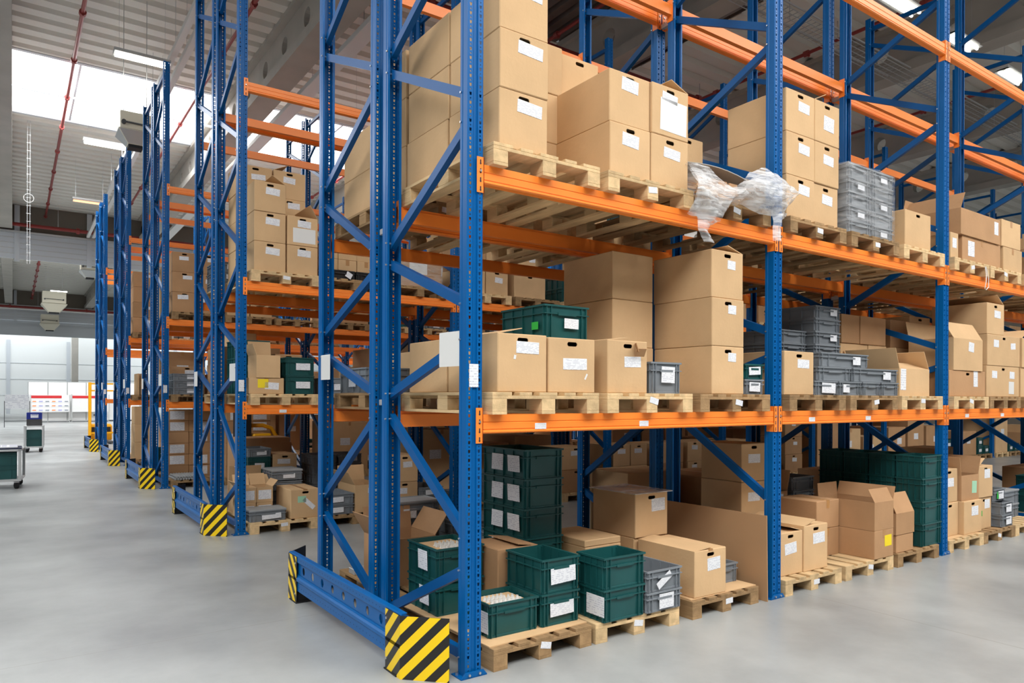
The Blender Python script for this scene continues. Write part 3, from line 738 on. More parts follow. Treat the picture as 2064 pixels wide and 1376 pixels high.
# ============ nearest rack row, aisle side ============
bay_pallets(0, 0, 1, woods=(WOOD, WOOD, WOOD2)); bay_pallets(0, 0, 2, woods=(WOOD, WOOD, WOOD2))
bay_pallets(0, 1, 1, (.09, .96, 1.83), woods=(WOOD2, WOOD2, WOOD)); bay_pallets(0, 1, 2, (.09, .97, 1.86), woods=(WOOD2, WOOD2, WOOD))
bay_pallets(0, 2, 1, (.07, .9, 1.8)); bay_pallets(0, 2, 2, (.07, .9, 1.8), woods=(WOOD, WOOD, WOOD))
bay_pallets(0, 0, 0, (.13, .92, 1.82), y=0., woods=(WOOD2, WOOD, WOOD2), rot=(.03, -.02, .01), w=.76)
bay_pallets(0, 1, 0, (.09, .95, 1.83), y=-.02, woods=(WOOD, WOOD, WOOD2), rot=(0, .0, 0), w=.8)
bay_pallets(0, 2, 0, (.09, .90, 1.72), y=0., woods=(WOOD, WOOD2, WOOD))
# cardboard sheets under the goods on the floor pallets
def sheet(name, x0, x1, y0, y1, z, label, m=CARD2, rot=0, h=.006):
    o = obj(name, simple_box((name, x0, y0, z), name, (0, x1-x0, 0, y1-y0, 0, h), m), None, (x0, y0, z), (0, 0, rot)); return tag(o, label, 'cardboard sheet')
sheet('cardboard_sheet', .13, .9, .03, 1.12, Z0, 'flat cardboard sheet under the green crates on the first floor pallet', CARD, .05)
sheet('cardboard_sheet', 1.84, 2.58, .03, 1.1, Z0, 'flat cardboard sheet under the closed box on the third floor pallet', CARD)
sheet('cardboard_sheet', 5.69, 6.45, .03, 1.1, Z0, 'flat cardboard sheet on the floor pallet right of the tall green crate wall', CARD)

# --- first bay, first shelf
carton(.16, Z1, 'box with its top flap ajar at the front end of the first shelf', w=.355, lab=[(.1, .77, .165, .07, 'w', .02), (-.16, .6, .016, .025, 'p', .2)], flaps=(('L', 168),))
carton(.53, Z1, 'box with wide low label carrying the green crate, first shelf', w=.37, h=.335, lab=[(.06, .53, .19, .07, 'w', -.01), (.3, .3, .012, .04, 'p', .5)])
crate(.69, Z1+.336, 'green crate with green sticker sitting on a box on the first shelf', w=.375, d=.5, h=.225, y=.22, lab=[(.1, .48, .12, .065, 'w', .02), (-.3, .4, .07, .05, 'g', .0, 'L')], at=(.85, .22, Z1+.346))
c_ = carton(1.01, Z1, 'box with torn hand hole left of the small grey crate, first shelf', h=.345, lab=[(.12, .6, .15, .07, 'w', -.02)], flaps=(('L', 172),))
for k, (x, zz, r) in enumerate(((.05, .30, .9), (.085, .27, -.3))):
    q = obj('flap', simple_box(('torn', k), 'flap', (-.035, .035, -.004, 0, -.03, .03), CARD2), c_, (x, -.03, zz), (.6 if k else -.3, 0, r)); q['label'] = 'torn cardboard flap'
crate(1.40, Z1, 'small upright grey crate with white sheet beside the tall three box stack', w=.3, d=.4, h=.215, m=GREY, lab=[(.05, .6, .13, .11, 'w', .03)])
for k in range(3):
    carton(2.02, Z1+k*.352, 'big box with label, %s of the three high stack on the first shelf' % ('bottom', 'middle', 'top')[k], h=.35, lab=[(.12, (.78, .78, .72)[k], .09, .065, 'w', .03)], flaps=(('R', 165),) if k == 2 else ())
for k in range(3):
    carton(1.50, Z1+k*.352, 'plain box, %s of the stack left behind the tall three box stack' % ('bottom', 'middle', 'top')[k], w=.42, h=.35, y=.48, lab=[], slot=False)
crate(2.40, Z1, 'small grey crate at the post, under a green one, first shelf', w=.23, d=.38, h=.115, m=GREY, lab=[(0, .5, .13, .07, 'w', .03)])
crate(2.40, Z1+.117, 'small dark green crate on top of a small grey one, first shelf', w=.23, d=.38, h=.115, m=GREEN, lab=[(0, .55, .14, .06, 'w', -.05)])
carton(.16, Z1, 'plain box behind the front end box of the first shelf', w=.4, d=.52, y=.6, h=.345, lab=[], slot=False)
carton(.60, Z1, 'plain box hidden behind the box carrying the green crate', w=.36, d=.42, y=.73, lab=[], slot=False)
# --- first bay, second shelf
for k in range(3):
    carton(.16, Z2+k*.343, 'front box with label, %s of the stack at the end of the second shelf' % ('bottom', 'middle', 'top')[k], w=.35, h=.342, lab=[(.12, .76, .18, .075, 'w', .06), (-.02, .62, .02, .045, 'w', .0)][:1])
    carton(.16, Z2+k*.343, 'plain inner box, %s of the stack at the end of the second shelf' % ('bottom', 'middle', 'top')[k], w=.36, h=.342, y=.585, lab=[], slot=False)
    carton(.70, Z2+k*.343, 'box standing back between two front stacks on the second shelf, %s' % ('bottom', 'middle', 'top')[k], w=.36, h=.342, y=.55, lab=[])
    carton(1.09, Z2+k*.343, 'box behind the wide two high front stack of the second shelf, %s' % ('bottom', 'middle', 'top')[k], w=.36, h=.342, y=.59, lab=[])
for k in range(2):
    carton(1.02, Z2+k*.345, 'long box with label, %s of the pair in the first bay, second shelf' % ('lower', 'upper')[k], w=.365, lab=[(.0, (.72, .78)[k], .15, .085, 'w', .07)])
    carton(1.39, Z2+k*.345, ('box with paper clip on its label under the one with the big sheet', 'box with a big white sheet taped on, second shelf, first bay')[k], w=.36, flaps=(('R', 160),) if k else (), lab=[(.05, .68, .16, .07, 'w', .07)] if not k else [(.08, .42, .26, .22, 'p', .03), (-.02, .78, .15, .06, 'w', .1)])
carton(1.47, Z2, 'lower plain box behind the box with the big white sheet', w=.34, y=.59, lab=[]); carton(1.47, Z2+.345, 'upper plain box behind the box with the big white sheet', w=.34, y=.59, lab=[], flaps=(('L', 150),))
for k in range(2): carton(2.22, Z2+k*.345, 'box beyond the film heap, %s of two near the second post' % ('lower', 'upper')[k], w=.36, y=.56, lab=[], flaps=(('L', 150),) if k else ())
# --- second bay, second shelf
for k in range(3):
    carton(2.90, Z2+k*.344, 'left box, %s of the six beside the second post, second shelf' % ('bottom', 'middle', 'top')[k], w=.385, lab=[(.12, (.72, .68, .66)[k], .15, .08, 'w', .06)])
    carton(3.29, Z2+k*.344, 'right box, %s of the six beside the second post, second shelf' % ('bottom', 'middle', 'top')[k], w=.36, lab=[(.06, (.66, .62, .5)[k], .15, .08 if k < 2 else .12, 'w', .06)], flaps=(('L', 155),) if k == 2 else ())
for k in range(5):
    for j in range(2):
        crate(3.80+j*.385, Z2+k*.123, 'grey crate under clear film, layer %s, %s column, wrapped crate tower' % (BAYN[k], POSN[2*j]), w=.375, d=.56, h=.12, m=GREY, y=.0, lab=[(.05, .5, .11, .06, 'w', .02)] if (k+j) % 2 else [])
def wrap(x0, x1, y0, y1, z0, z1, label, seed):
    b = MB(); rd = random.Random(seed); n, mz = 8, 14; rings = []
    for j in range(mz+1):
        z = z0+(z1-z0)*j/mz; ring = []
        for (ax, ay), (bx, by) in (((x0, y0), (x1, y0)), ((x1, y0), (x1, y1)), ((x1, y1), (x0, y1)), ((x0, y1), (x0, y0))):
            nx, ny = (by-ay), -(bx-ax); l = math.hypot(nx, ny)
            for i in range(n):
                t = i/n; o = .006+rd.uniform(0, .010)*(1 if i else 0)
                ring.append((ax+(bx-ax)*t+nx/l*o, ay+(by-ay)*t+ny/l*o, z+rd.uniform(-.008, .008)))
        rings.append(ring)
    b.loops(rings, caps=False)
    o = obj('stretch_film', b.mesh('stretch_film', FILM, smooth=True)); return tag(o, label, 'plastic film')
wrap(3.79, 4.57, -.005, .565, Z2+.003, Z2+.612, 'clear stretch film wound round the tower of grey crates', 3)
carton(4.80, Z2, 'box with hand hole right of the film wrapped crates, second shelf', w=.5, h=.36, d=.5, lab=[], m=CARD)
carton(4.72, Z2, 'lower plain box behind the box beside the wrapped crates', w=.5, y=.56, lab=[(.1, .7, .15, .14, 'w', 0)], slot=False, d=.5)
carton(4.80, Z2+.346, 'upper plain box behind the box beside the wrapped crates', w=.42, h=.28, y=.6, d=.45, lab=[], slot=False)
# --- third bay, second shelf
carton(5.68, Z2, 'narrow box with label just right of the third post, second shelf', w=.17, h=.26, d=.4, lab=[(0, .6, .09, .1, 'w', 0)], slot=False)
carton(5.98, Z2, 'wide brown box under the open one, third bay, second shelf', w=.92, h=.27, d=.6, m=CARD2, lab=[(-.28, .55, .15, .16, 'w', 0)], slot=False, tape=True)
carton(5.90, Z2+.272, 'open brown box of white cartons, third bay, second shelf', w=.95, h=.27, d=.6, m=CARD2, lab=[(.4, .62, .1, .14, 'w', 0)], opened=True, flaps=(('B', 100), ('L', 120)))
for k in range(5):
    o = obj('small_carton', simple_box('smallc', 'small_carton', (0, .16, 0, .3, 0, .265), WHITE, .003), None, (5.93+k*.175, .05, Z2+.28)); tag(o, 'small white carton inside the open brown box, second shelf', 'carton', 'white cartons in the open box')
carton(6.95, Z2+.0, 'lower box at the right edge of the photo, second shelf', w=.5, h=.27, d=.6, lab=[], slot=False, tape=True)
carton(6.90, Z2+.272, 'upper box with vertical tape at the right edge, second shelf', w=.5, h=.3, d=.6, lab=[], slot=False, tape=True, flaps=(('B', 130),))
carton(5.7, Z2, 'tall plain box at the back behind the third post, second shelf', w=.5, h=.62, y=.62, d=.45, lab=[], slot=False)
carton(6.3, Z2, 'tall plain box at the back of the third bay, second shelf', w=.55, h=.74, y=.62, d=.45, lab=[], slot=False)
carton(7.0, Z2, 'plain taped box at the back right of the second shelf', w=.6, h=.62, y=.62, d=.45, lab=[], slot=False, tape=True)
b = MB(); b.tube([(6.35, -.056, Z2-.03), (6.34, -.07, Z2-.12), (6.30, -.085, Z2-.2), (6.27, -.085, Z2-.27), (6.30, -.085, Z2-.285), (6.36, -.085, Z2-.25), (6.385, -.075, Z2-.16), (6.36, -.06, Z2-.03)], .004, 6)
o = obj('strap_loop', b.mesh('strap_loop', WHITE)); tag(o, 'white strap loop dangling over the second shelf beam', 'strap')
# --- second bay, first shelf
carton(2.89, Z1, 'single box standing beside the second post on the first shelf', w=.4, h=.35, d=.5, lab=[(.14, .72, .16, .07, 'w', .02)])
for k in range(7):
    crate(4.02, Z1+k*.121, 'grey crate, layer %s of the tall crate stack, second bay, first shelf' % BAYN[k], w=.42, d=.56, h=.119, y=.44, m=GREY, lab=[(.22, .55, .11, .06, 'w', 0)] if k % 2 == 0 else [])
    if k > 1: crate(3.58, Z1+k*.121 if k > 1 else Z1, 'grey crate, layer %s of the shorter stack left of the tall crate stack' % BAYN[k-2], w=.42, d=.56, h=.119, y=.52, m=GREY, lab=[]).location.z = Z1+(k-2)*.121
crate(3.31, Z1, 'grey crate with big white label low at the front, second bay, first shelf', w=.34, d=.4, h=.12, m=GREY, lab=[(.1, .5, .2, .085, 'w', .03)])
crate(3.67, Z1, 'lower grey crate second from left, front row, second bay, first shelf', w=.36, d=.4, h=.12, m=GREY, lab=[(-.2, .5, .1, .07, 'w', .03)])
crate(4.05, Z1, 'lower grey crate third from left, front row, second bay, first shelf', w=.29, d=.4, h=.12, m=GREY, lab=[])
crate(4.36, Z1, 'lower grey crate nearest the open box, second bay, first shelf', w=.31, d=.4, h=.12, m=GREY, lab=[])
crate(3.36, Z1+.122, 'upper grey crate at the left of the front row, second bay', w=.5, d=.4, h=.118, m=GREY, lab=[])
crate(3.89, Z1+.122, 'upper grey crate with small label nearest the open box, second bay', w=.76, d=.4, h=.118, m=GREY, lab=[(.25, .5, .13, .07, 'w', .02)])
crate(3.40, Z1+.242, 'topmost wide grey crate of the low front stacks, second bay', w=.74, d=.4, h=.118, m=GREY, lab=[(.24, .5, .12, .07, 'w', .0)])
carton(4.70, Z1, 'box with its flaps torn open and tape hanging, first shelf, second bay', w=.58, h=.26, d=.5, opened=True, lab=[(-.38, .6, .1, .2, 'w', .02)], flaps=(('L', 70), ('R', 120), ('B', 75), ('F', 160)))
carton(4.66, Z1, 'lower wide plain box behind the grey crates, second bay', w=.5, h=.53, d=.5, y=.56, lab=[], slot=False); carton(5.17, Z1, 'lower plain box behind the torn open box, second bay', w=.36, h=.53, d=.5, y=.56, lab=[], slot=False)
carton(4.66, Z1+.532, 'upper plain box left behind the grey crates, second bay', w=.33, h=.29, d=.5, y=.56, lab=[], slot=False, m=CARD2); carton(5.0, Z1+.532, 'upper plain box in the middle behind the grey crates, second bay', w=.5, h=.29, d=.5, y=.56, lab=[], slot=False, m=CARD2)
# --- third bay, first shelf
carton(5.68, Z1, 'lower brown box with tall label right of the third post, first shelf', w=.84, h=.27, d=.5, m=CARD2, lab=[(.22, .7, .1, .17, 'w', 0)], tape=True)
carton(5.76, Z1+.272, 'box with bent open lid and loose tape right of the third post', w=.66, h=.33, d=.45, slot=False, lab=[(.1, .75, .12, .1, 'w', .1)], opened=True, flaps=(('B', 80), ('F', 120)))
carton(5.68, Z1, 'lower box with label sheet at the back behind the third post', w=.42, h=.53, d=.45, y=.6, lab=[], slot=False); carton(6.12, Z1, 'lower plain box at the back of the third bay, first shelf', w=.42, h=.53, d=.45, y=.6, lab=[(.0, .6, .1, .2, 'w', 0)], slot=False)
carton(5.68, Z1+.532, 'upper plain box at the back behind the third post', w=.40, h=.3, d=.45, y=.6, lab=[], slot=False, m=CARD2); carton(6.09, Z1+.532, 'upper box with wide label at the back right of the third post', w=.46, h=.37, d=.45, y=.6, lab=[(-.15, .5, .26, .09, 'w', .05)])
for k in range(3):
    w_ = (.86, .86, .44)[k]
    carton(6.56, Z1+k*.343, ('wide two hole box with three labels at the bottom of the right stack', 'wide two hole box with torn label in the middle of the right stack', 'tall looking box with raised lid on top of the right stack')[k], w=w_, h=.342, lab=([(-.27, .72, .13, .08, 'w', .03), (.27, .72, .13, .08, 'w', .03), (.25, .3, .14, .14, 'p', .02)], [(-.24, .72, .13, .08, 'w', .02), (.28, .68, .13, .07, 'w', -.05)], [(.1, .66, .16, .08, 'w', .03)])[k], flaps=(('R', 150),) if k == 2 else ())
for k in range(2): carton(7.46, Z1+k*.343, 'box cut by the right edge of the photo, %s, first shelf' % ('lower', 'upper')[k], w=.4, h=.342, flaps=(('L', 150),) if k else ())

# --- first bay, floor
G3 = [(-.26, .5, .15, .12, 'w', .05, 'L'), (.12, .5, .15, .12, 'w', -.04, 'L')]
crate(.19, Z0+.006, 'low green crate full of white fittings at the front of the first pallet', w=.37, d=.30, h=.205, y=.13, lab=[(-.36, .45, .08, .12, 'w', 0)][:0]+[(-.3, .45, .1, .13, 'w', .03, 'L')])
crate(.575, Z0+.006, 'lower green crate with label, second from the first post on the floor', w=.31, d=.40, h=.205, y=.12, lab=[(.02, .5, .19, .085, 'w', -.03)])
crate(.575, Z0+.212, 'upper empty green crate with label, second from the first post on the floor', w=.31, d=.40, h=.215, y=.12, lab=[(.05, .5, .2, .1, 'w', -.04)])
for k in range(5): crate(.88, Z0+k*.213, 'dark green crate with two paper sheets, layer %s of the tallest green stack' % BAYN[k], w=.36, d=.56, h=.212, y=.6 if False else .73, m=GREEN, lab=G3)
crate(.14, Z0+.006, 'lower green crate of the pair seen through the rack end frame', w=.37, d=.42, h=.225, y=.68, lab=[(-.1, .5, .13, .12, 'w', .03, 'L')])
crate(.14, Z0+.232, 'upper green crate of white fittings seen through the rack end frame', w=.37, d=.42, h=.215, y=.68, lab=[(-.05, .55, .13, .13, 'w', .03, 'L')])
carton(.525, Z0+.006, 'brown box with open top behind the low green crate on the floor', w=.33, h=.42, d=.38, y=.535, m=CARD2, lab=[], slot=False, flaps=(('R', 172),))
rf = random.Random(5)
fit_me = None
def fitting():
    def f():
        b = MB(); b.box(-.008, .008, -.005, .005, 0, .018); b.tube([(-.004, 0, .018), (-.004, 0, .03)], .003, 6); b.tube([(.004, 0, .018), (.004, 0, .027)], .003, 6); b.box(-.013, .013, -.008, .008, 0, .006)
        return b.mesh('plastic_fitting', WHITE)
    return cached('fitting', f)
for nx, x0, y0, z0, lab_, grp in ((26, .27, .185, Z0+.181, 'low green crate on the floor', 'low green crate'), (26, .25, .78, Z0+.421, 'crate behind the end frame', 'crate behind the frame')):
    for k in range(nx):
        i, j = k % 7, k//7
        o = obj('plastic_fitting', fitting(), None, (x0+i*.031+.008*(j % 2), y0+j*.043, z0), (0, 0, rf.uniform(-.25, .25))); tag(o, 'small white plastic fitting in the %s' % lab_, 'fitting', 'white fittings in the '+grp)
for nm, x, y, z, l, dd in (('fitting_tray', .212, .155, Z0+.165, 'low green crate', .25), ('fitting_tray', .162, .70, Z0+.405, 'crate behind the end frame', .37)):
    o = obj(nm, simple_box(('ftray', dd), nm, (.015, .305, 0, dd, 0, .016), CARD, .001), None, (x, y, z)); tag(o, 'cardboard layer under the white fittings in the %s' % l, 'cardboard sheet')
    for cx in (.1, .22): obj('support', simple_box(('ftsup', dd), 'support', (-.03, .03, .05, dd-.05, -.148, 0), CARD), o, (cx, 0, 0))
crate(.965, Z0, 'lower green crate with label on its side, second floor pallet', w=.37, d=.275, h=.21, y=-.02, lab=[(-.2, .5, .17, .13, 'w', .0, 'L')])
crate(.965, Z0+.211, 'upper empty green crate at the front of the second floor pallet', w=.37, d=.275, h=.205, y=-.02, lab=[])
crate(1.34, Z0, 'lower grey crate with torn label beside the green pair, second floor pallet', w=.34, d=.38, h=.135, y=-.03, m=GREY, lab=[(.05, .5, .14, .1, 'w', .0)])
crate(1.34, Z0+.137, 'upper open grey crate with tilted paper beside the green pair', w=.34, d=.38, h=.145, y=-.03, m=GREY, lab=[(-.02, .5, .15, .05, 'w', -.55), ])
carton(1.32, Z0, 'lower big box under the large box behind the green and grey crates', w=.36, h=.34, y=.58, d=.52, lab=[])
carton(1.78, Z0+.0, 'lower box of the pair behind the closed front box, third pallet', w=.36, h=.34, y=.6, d=.5, lab=[]) if False else None
carton(1.86, Z0+.006, 'lower big box behind the closed box, third floor pallet', w=.36, h=.335, d=.48, y=.62, lab=[], slot=False)
carton(1.86, Z0+.343, 'upper big box with label and film on top, third floor pallet', w=.36, h=.345, d=.5, y=.6, lab=[(.2, .72, .15, .1, 'w', -.03)])
sheet('film_sheet', 1.83, 2.25, .58, 1.12, Z0+.69, 'crumpled clear film lying on the big box of the third floor pallet', FILM2, 0, .008)
carton(1.88, Z0+.006, 'closed box with taped lid at the front of the third floor pallet', w=.345, h=.335, d=.57, y=.03, lab=[(.1, .68, .14, .09, 'w', -.05)], tape=True, flaps=(('L', 174),))
crate(2.29, Z0+.006, 'grey crate with film inside right of the closed taped box', w=.27, d=.4, h=.15, y=.18, m=GREY, lab=[])
carton(1.32, Z0+.342, 'flat brown box lid beside the tall green stack', w=.36, h=.05, y=.58, d=.5, lab=[], slot=False)
# leaning fibre board beside the second post
b = MB(); b.loops([[(-.004, 0, 0), (.004, 0, 0), (.004, 1.25, 0), (-.004, 1.25, 0)], [(-.004, .02, .66), (.004, .02, .66), (.004, 1.25, .655), (-.004, 1.25, .655)]])
o = obj('fibre_board', b.mesh('fibre_board', BOARDB), None, (2.66, -.02, 0), (0, .02, 0)); tag(o, 'large brown fibre board standing on edge beside the second post', 'board')
# --- second bay, floor
carton(2.93, Z0, 'box with folded label left of the lidded box, fourth floor pallet', w=.33, h=.35, d=.55, y=.08, lab=[(.0, .62, .16, .09, 'w', -.08)], flaps=(('R', 165),))
carton(3.27, Z0, 'taller box with lid flap, right of its neighbour, fourth floor pallet', w=.34, h=.38, d=.55, y=.055, lab=[(.12, .7, .17, .09, 'w', -.03)], flaps=(('L', 165),))
for k in range(3): carton(3.22, Z0+k*.346, 'box, %s of the three high stack behind the fibre board and second post' % ('bottom', 'middle', 'top')[k], w=.355, y=.64, d=.46, lab=[(.0, .6, .17, .08, 'w', .02)])
carton(3.62, Z0, 'plain lower box under the opened box with raised flap', w=.40, h=.3, d=.38, y=.73, m=CARD2, lab=[], slot=False)
carton(3.62, Z0+.302, 'opened box with tall raised flap at the back, second bay floor', w=.40, h=.25, d=.38, y=.73, m=CARD2, opened=True, lab=[(.12, .72, .17, .09, 'w', 0), (.0, .4, .09, .1, 'w', .1)], flaps=(('B', 80), ('R', 75)))
for k in range(5): crate(4.10, Z0+.0+k*.135, 'grey crate, layer %s of the stack behind the opened box' % BAYN[k], w=.36, d=.42, h=.133, y=.72, m=GREY, lab=[])
for k in range(2):
    carton(3.83, Z0+k*.256, 'small brown box, %s of the left pair on the half empty pallet' % ('lower', 'upper')[k], w=.36, h=.254, d=.4, y=.30, m=CARD2, slot=False, lab=[], tape=True)
    carton(4.205, Z0+k*.256, ('lower brown box with yellow label at the front of the half empty pallet', 'upper opened brown box with label on its flap, half empty pallet')[k], w=.33, h=.254, d=.55, y=-.02, m=CARD2, slot=False, lab=[(.2, .6, .12, .1, 'y', -.02)] if not k else [], opened=bool(k), tape=not k, flaps=() if not k else (('R', 72, .13), ('F', 118, .13), ('B', 85, .12)))
carton(4.64, Z0, 'lower small box left of the tall wall of green crates', w=.31, h=.17, d=.4, y=-.0, m=CARD2, slot=False, lab=[])
carton(4.62, Z0+.172, 'upper small opened box left of the tall wall of green crates', w=.34, h=.2, d=.4, y=-.01, m=CARD2, slot=False, lab=[], opened=True, flaps=(('F', 115), ('B', 80)))
for j in range(4):
    for k in range(4):
        crate(5.13, Z0+k*.222, 'dark green crate, %s layer of the %s stack back in the green crate wall' % (BAYN[k], BAYN[j]), w=.40, d=.27, h=.221, y=.0+j*.275, m=GREEN, lab=[])
# --- third bay, floor
for k in range(2):
    carton(5.76, Z0+.006+k*.352, ('lower box right of the third post without label, floor', 'upper box right of the third post with label, floor')[k], w=.355, h=.35, y=.1, lab=[(.02, .6, .17, .09, 'w', 0)] if k else [])
    carton(6.60, Z0+k*.352, ('lower box with green strip and label, third bay, floor', 'upper box with raised flap beside its neighbour, third bay, floor')[k], w=.35, h=.35, y=.1, lab=[(.2, .78, .13, .1, 'w', 0), (-.2, .5, .03, .06, 'g', 0)] if not k else [(.1, .75, .14, .1, 'w', 0)], flaps=(('L', 150),) if k else ())
carton(6.13, Z0+.006, 'middle lower box with label in the third bay, floor', w=.42, h=.35, y=.04, lab=[(.1, .68, .16, .1, 'w', 0)])
carton(6.14, Z0+.358, 'opened brown box with mint label and raised flap, third bay, floor', w=.40, h=.27, d=.45, y=.08, opened=True, m=CARD2, slot=False, lab=[(.25, .5, .11, .13, 'm', .05)], flaps=(('B', 60), ('R', 70), ('L', 80)))
for k in range(2): crate(7.0, Z0+k*.14, 'small grey crate with label, %s of the pair right of the boxes, floor' % ('lower', 'upper')[k], w=.3, d=.4, h=.138, y=.02, m=GREY, lab=[(.1, .5, .14, .09, 'w', 0)])
crate(7.0, Z0+.28, 'open grey crate with green and white label on the small pair', w=.3, d=.4, h=.138, y=.1, m=GREY, lab=[(.1, .5, .14, .09, 'w', 0), (-.2, .5, .05, .08, 'g', 0)])
for k in range(2): crate(7.5, Z0+k*.17, 'large lidded grey crate, %s, at the right edge on the floor' % ('lower', 'upper')[k], w=.6, d=.4, h=.155, y=.25, m=GREY, lid=True, lab=[])
crate(7.36, Z0+.0, 'grey lidded crate at the back of the right end floor pallet', w=.4, d=.4, h=.4, y=.68, m=GREY, lid=True, lab=[])

# --- heap of stretch film and scrap cardboard on the second shelf
def film_heap():
    rd = random.Random(21)
    cu = []
    for k in range(7):
        b = MB(); b.box(-.3, .3, -.35, .35, 0, .008)
        o = obj('scrap_cardboard', simple_box(('scrap', k), 'scrap_cardboard', (-.16-.02*k, .16+.02*k, -.36, .36, 0, .014), CARD2 if k % 2 else CARD), None, (2.18+rd.uniform(-.03, .03), .45+rd.uniform(-.02, .02), Z2+.016*k), (0, 0, rd.uniform(-.1, .1)))
        tag(o, 'flattened scrap carton under the film heap, layer %s from below' % BAYN[k], 'cardboard', 'scrap cartons under the film heap')
    for k in range(4):
        b = MB(); b.loops([[(-.13, -.3, 0), (.13, -.3, 0), (.13, .3, 0), (-.13, .3, 0)], [(-.1, -.3, .05), (.1, -.3, .05), (.1, .3, .05), (-.1, .3, .05)]])
        o = obj('folded_carton', b.mesh('folded_carton', CARD2), None, (2.02+.12*k, .40, Z2+.112+.001+.0*k), (0, 0, 0)); o.scale = (.45, 1, 1.6)
        tag(o, 'folded carton on end in the film heap, %s of four' % BAYN[k], 'cardboard', 'folded cartons in the film heap')
    # grey sheet bent over the heap
    rings = []
    for i in range(9):
        u = i/8; rings.append([(1.78+u*.9, .12+v*.4, Z2+.26+.05*math.sin(u*3.0)-.05*u+.03*math.sin(v*2+u)) for v in [q/6 for q in range(7)]])
    b = MB(); b.loops(rings, caps=False, closed=False)
    o = obj('grey_board_sheet', b.mesh('grey_board_sheet', mat('grey_paper_board', (176, 172, 166), .8), solid=.006)); tag(o, 'bent grey paper board lying over the film heap on the second shelf', 'board')
    # crumpled film: a swag with bunched folds at both ends and tails hanging over the beam
    from mathutils import noise
    def lerp(tab, u):
        for (a, *p), (c, *q) in zip(tab[:-1], tab[1:]):
            if u <= c:
                t = (u-a)/(c-a); t = t*t*(3-2*t); return [x+(y-x)*t for x, y in zip(p, q)]
        return tab[-1][1:]
    def ridge(p): return .6*(1-abs(noise.noise(p)))+.3*(1-abs(noise.noise(p*2.3)))+.15*(1-abs(noise.noise(p*5.1)))
    def film_strip(tab, nu, nv, depth, bulge, amp, seed, horiz):
        u0, u1 = tab[0][0], tab[-1][0]; rows = []
        for i in range(nu+1):
            u = u0+(u1-u0)*i/nu; lo, hi = lerp(tab, u); row = []
            for j in range(nv+1):
                v = j/nv; w = lo+(hi-lo)*v
                p = Vector((u, 0, w)) if horiz else Vector((w, 0, u))
                q = Vector((p.x*7+seed, seed*1.7+p.z*.8, p.z*5+2.2*p.x))
                env = .35+.65*math.sin(PI*min(1, max(0, v)))
                d = ridge(q)*amp*env
                k = noise.noise(q*1.3+Vector((9, 3, 1)))*amp*.45
                row.append(Vector((p.x+k, -depth-bulge*math.sin(PI*v)*(.6+.4*noise.noise(Vector((u*4, seed, 0))))-d, p.z+noise.noise(q*1.1+Vector((1, 7, 2)))*amp*.5)))
            rows.append(row)
        return rows
    main = [(1.656, 2.818, 3.155), (1.746, 2.804, 3.192), (1.865, 2.78, 3.188), (1.988, 2.84, 3.137), (2.086, 2.967, 3.088), (2.22, 2.974, 3.14), (2.334, 2.963, 3.236), (2.452, 2.952, 3.299), (2.573, 2.941, 3.299), (2.697, 2.982, 3.277), (2.786, 3.064, 3.24), (2.838, 3.126, 3.195)]
    b = MB()
    b.loops(film_strip(main, 110, 34, .075, .07, .07, 3.1, True), caps=False, closed=False)
    b.loops(film_strip([(a_, lo+.02, hi-.03) for a_, lo, hi in main], 90, 26, .065, .05, .09, 8.4, True), caps=False, closed=False)
    b.loops(film_strip([(2.66, 1.84, 1.93), (2.70, 1.81, 1.90), (2.745, 1.775, 1.87), (2.80, 1.77, 1.90), (2.86, 1.755, 1.92)], 26, 12, .07, .02, .035, 5.5, False), caps=False, closed=False)
    b.loops(film_strip([(2.77, 2.611, 2.715), (2.85, 2.617, 2.71), (2.92, 2.625, 2.735), (3.0, 2.60, 2.80)], 26, 12, .07, .02, .035, 6.5, False), caps=False, closed=False)
    b.loops(film_strip([(1.72, 2.99, 3.20), (2.0, 2.99, 3.14), (2.1, 2.99, 3.08)], 20, 10, .02, -.25, .05, 2.2, True), caps=False, closed=False)
    o = obj('stretch_film_heap', b.mesh('stretch_film_heap', FILM2, smooth=True)); tag(o, 'torn crumpled clear stretch film hanging over the second shelf beam', 'plastic film')
film_heap()

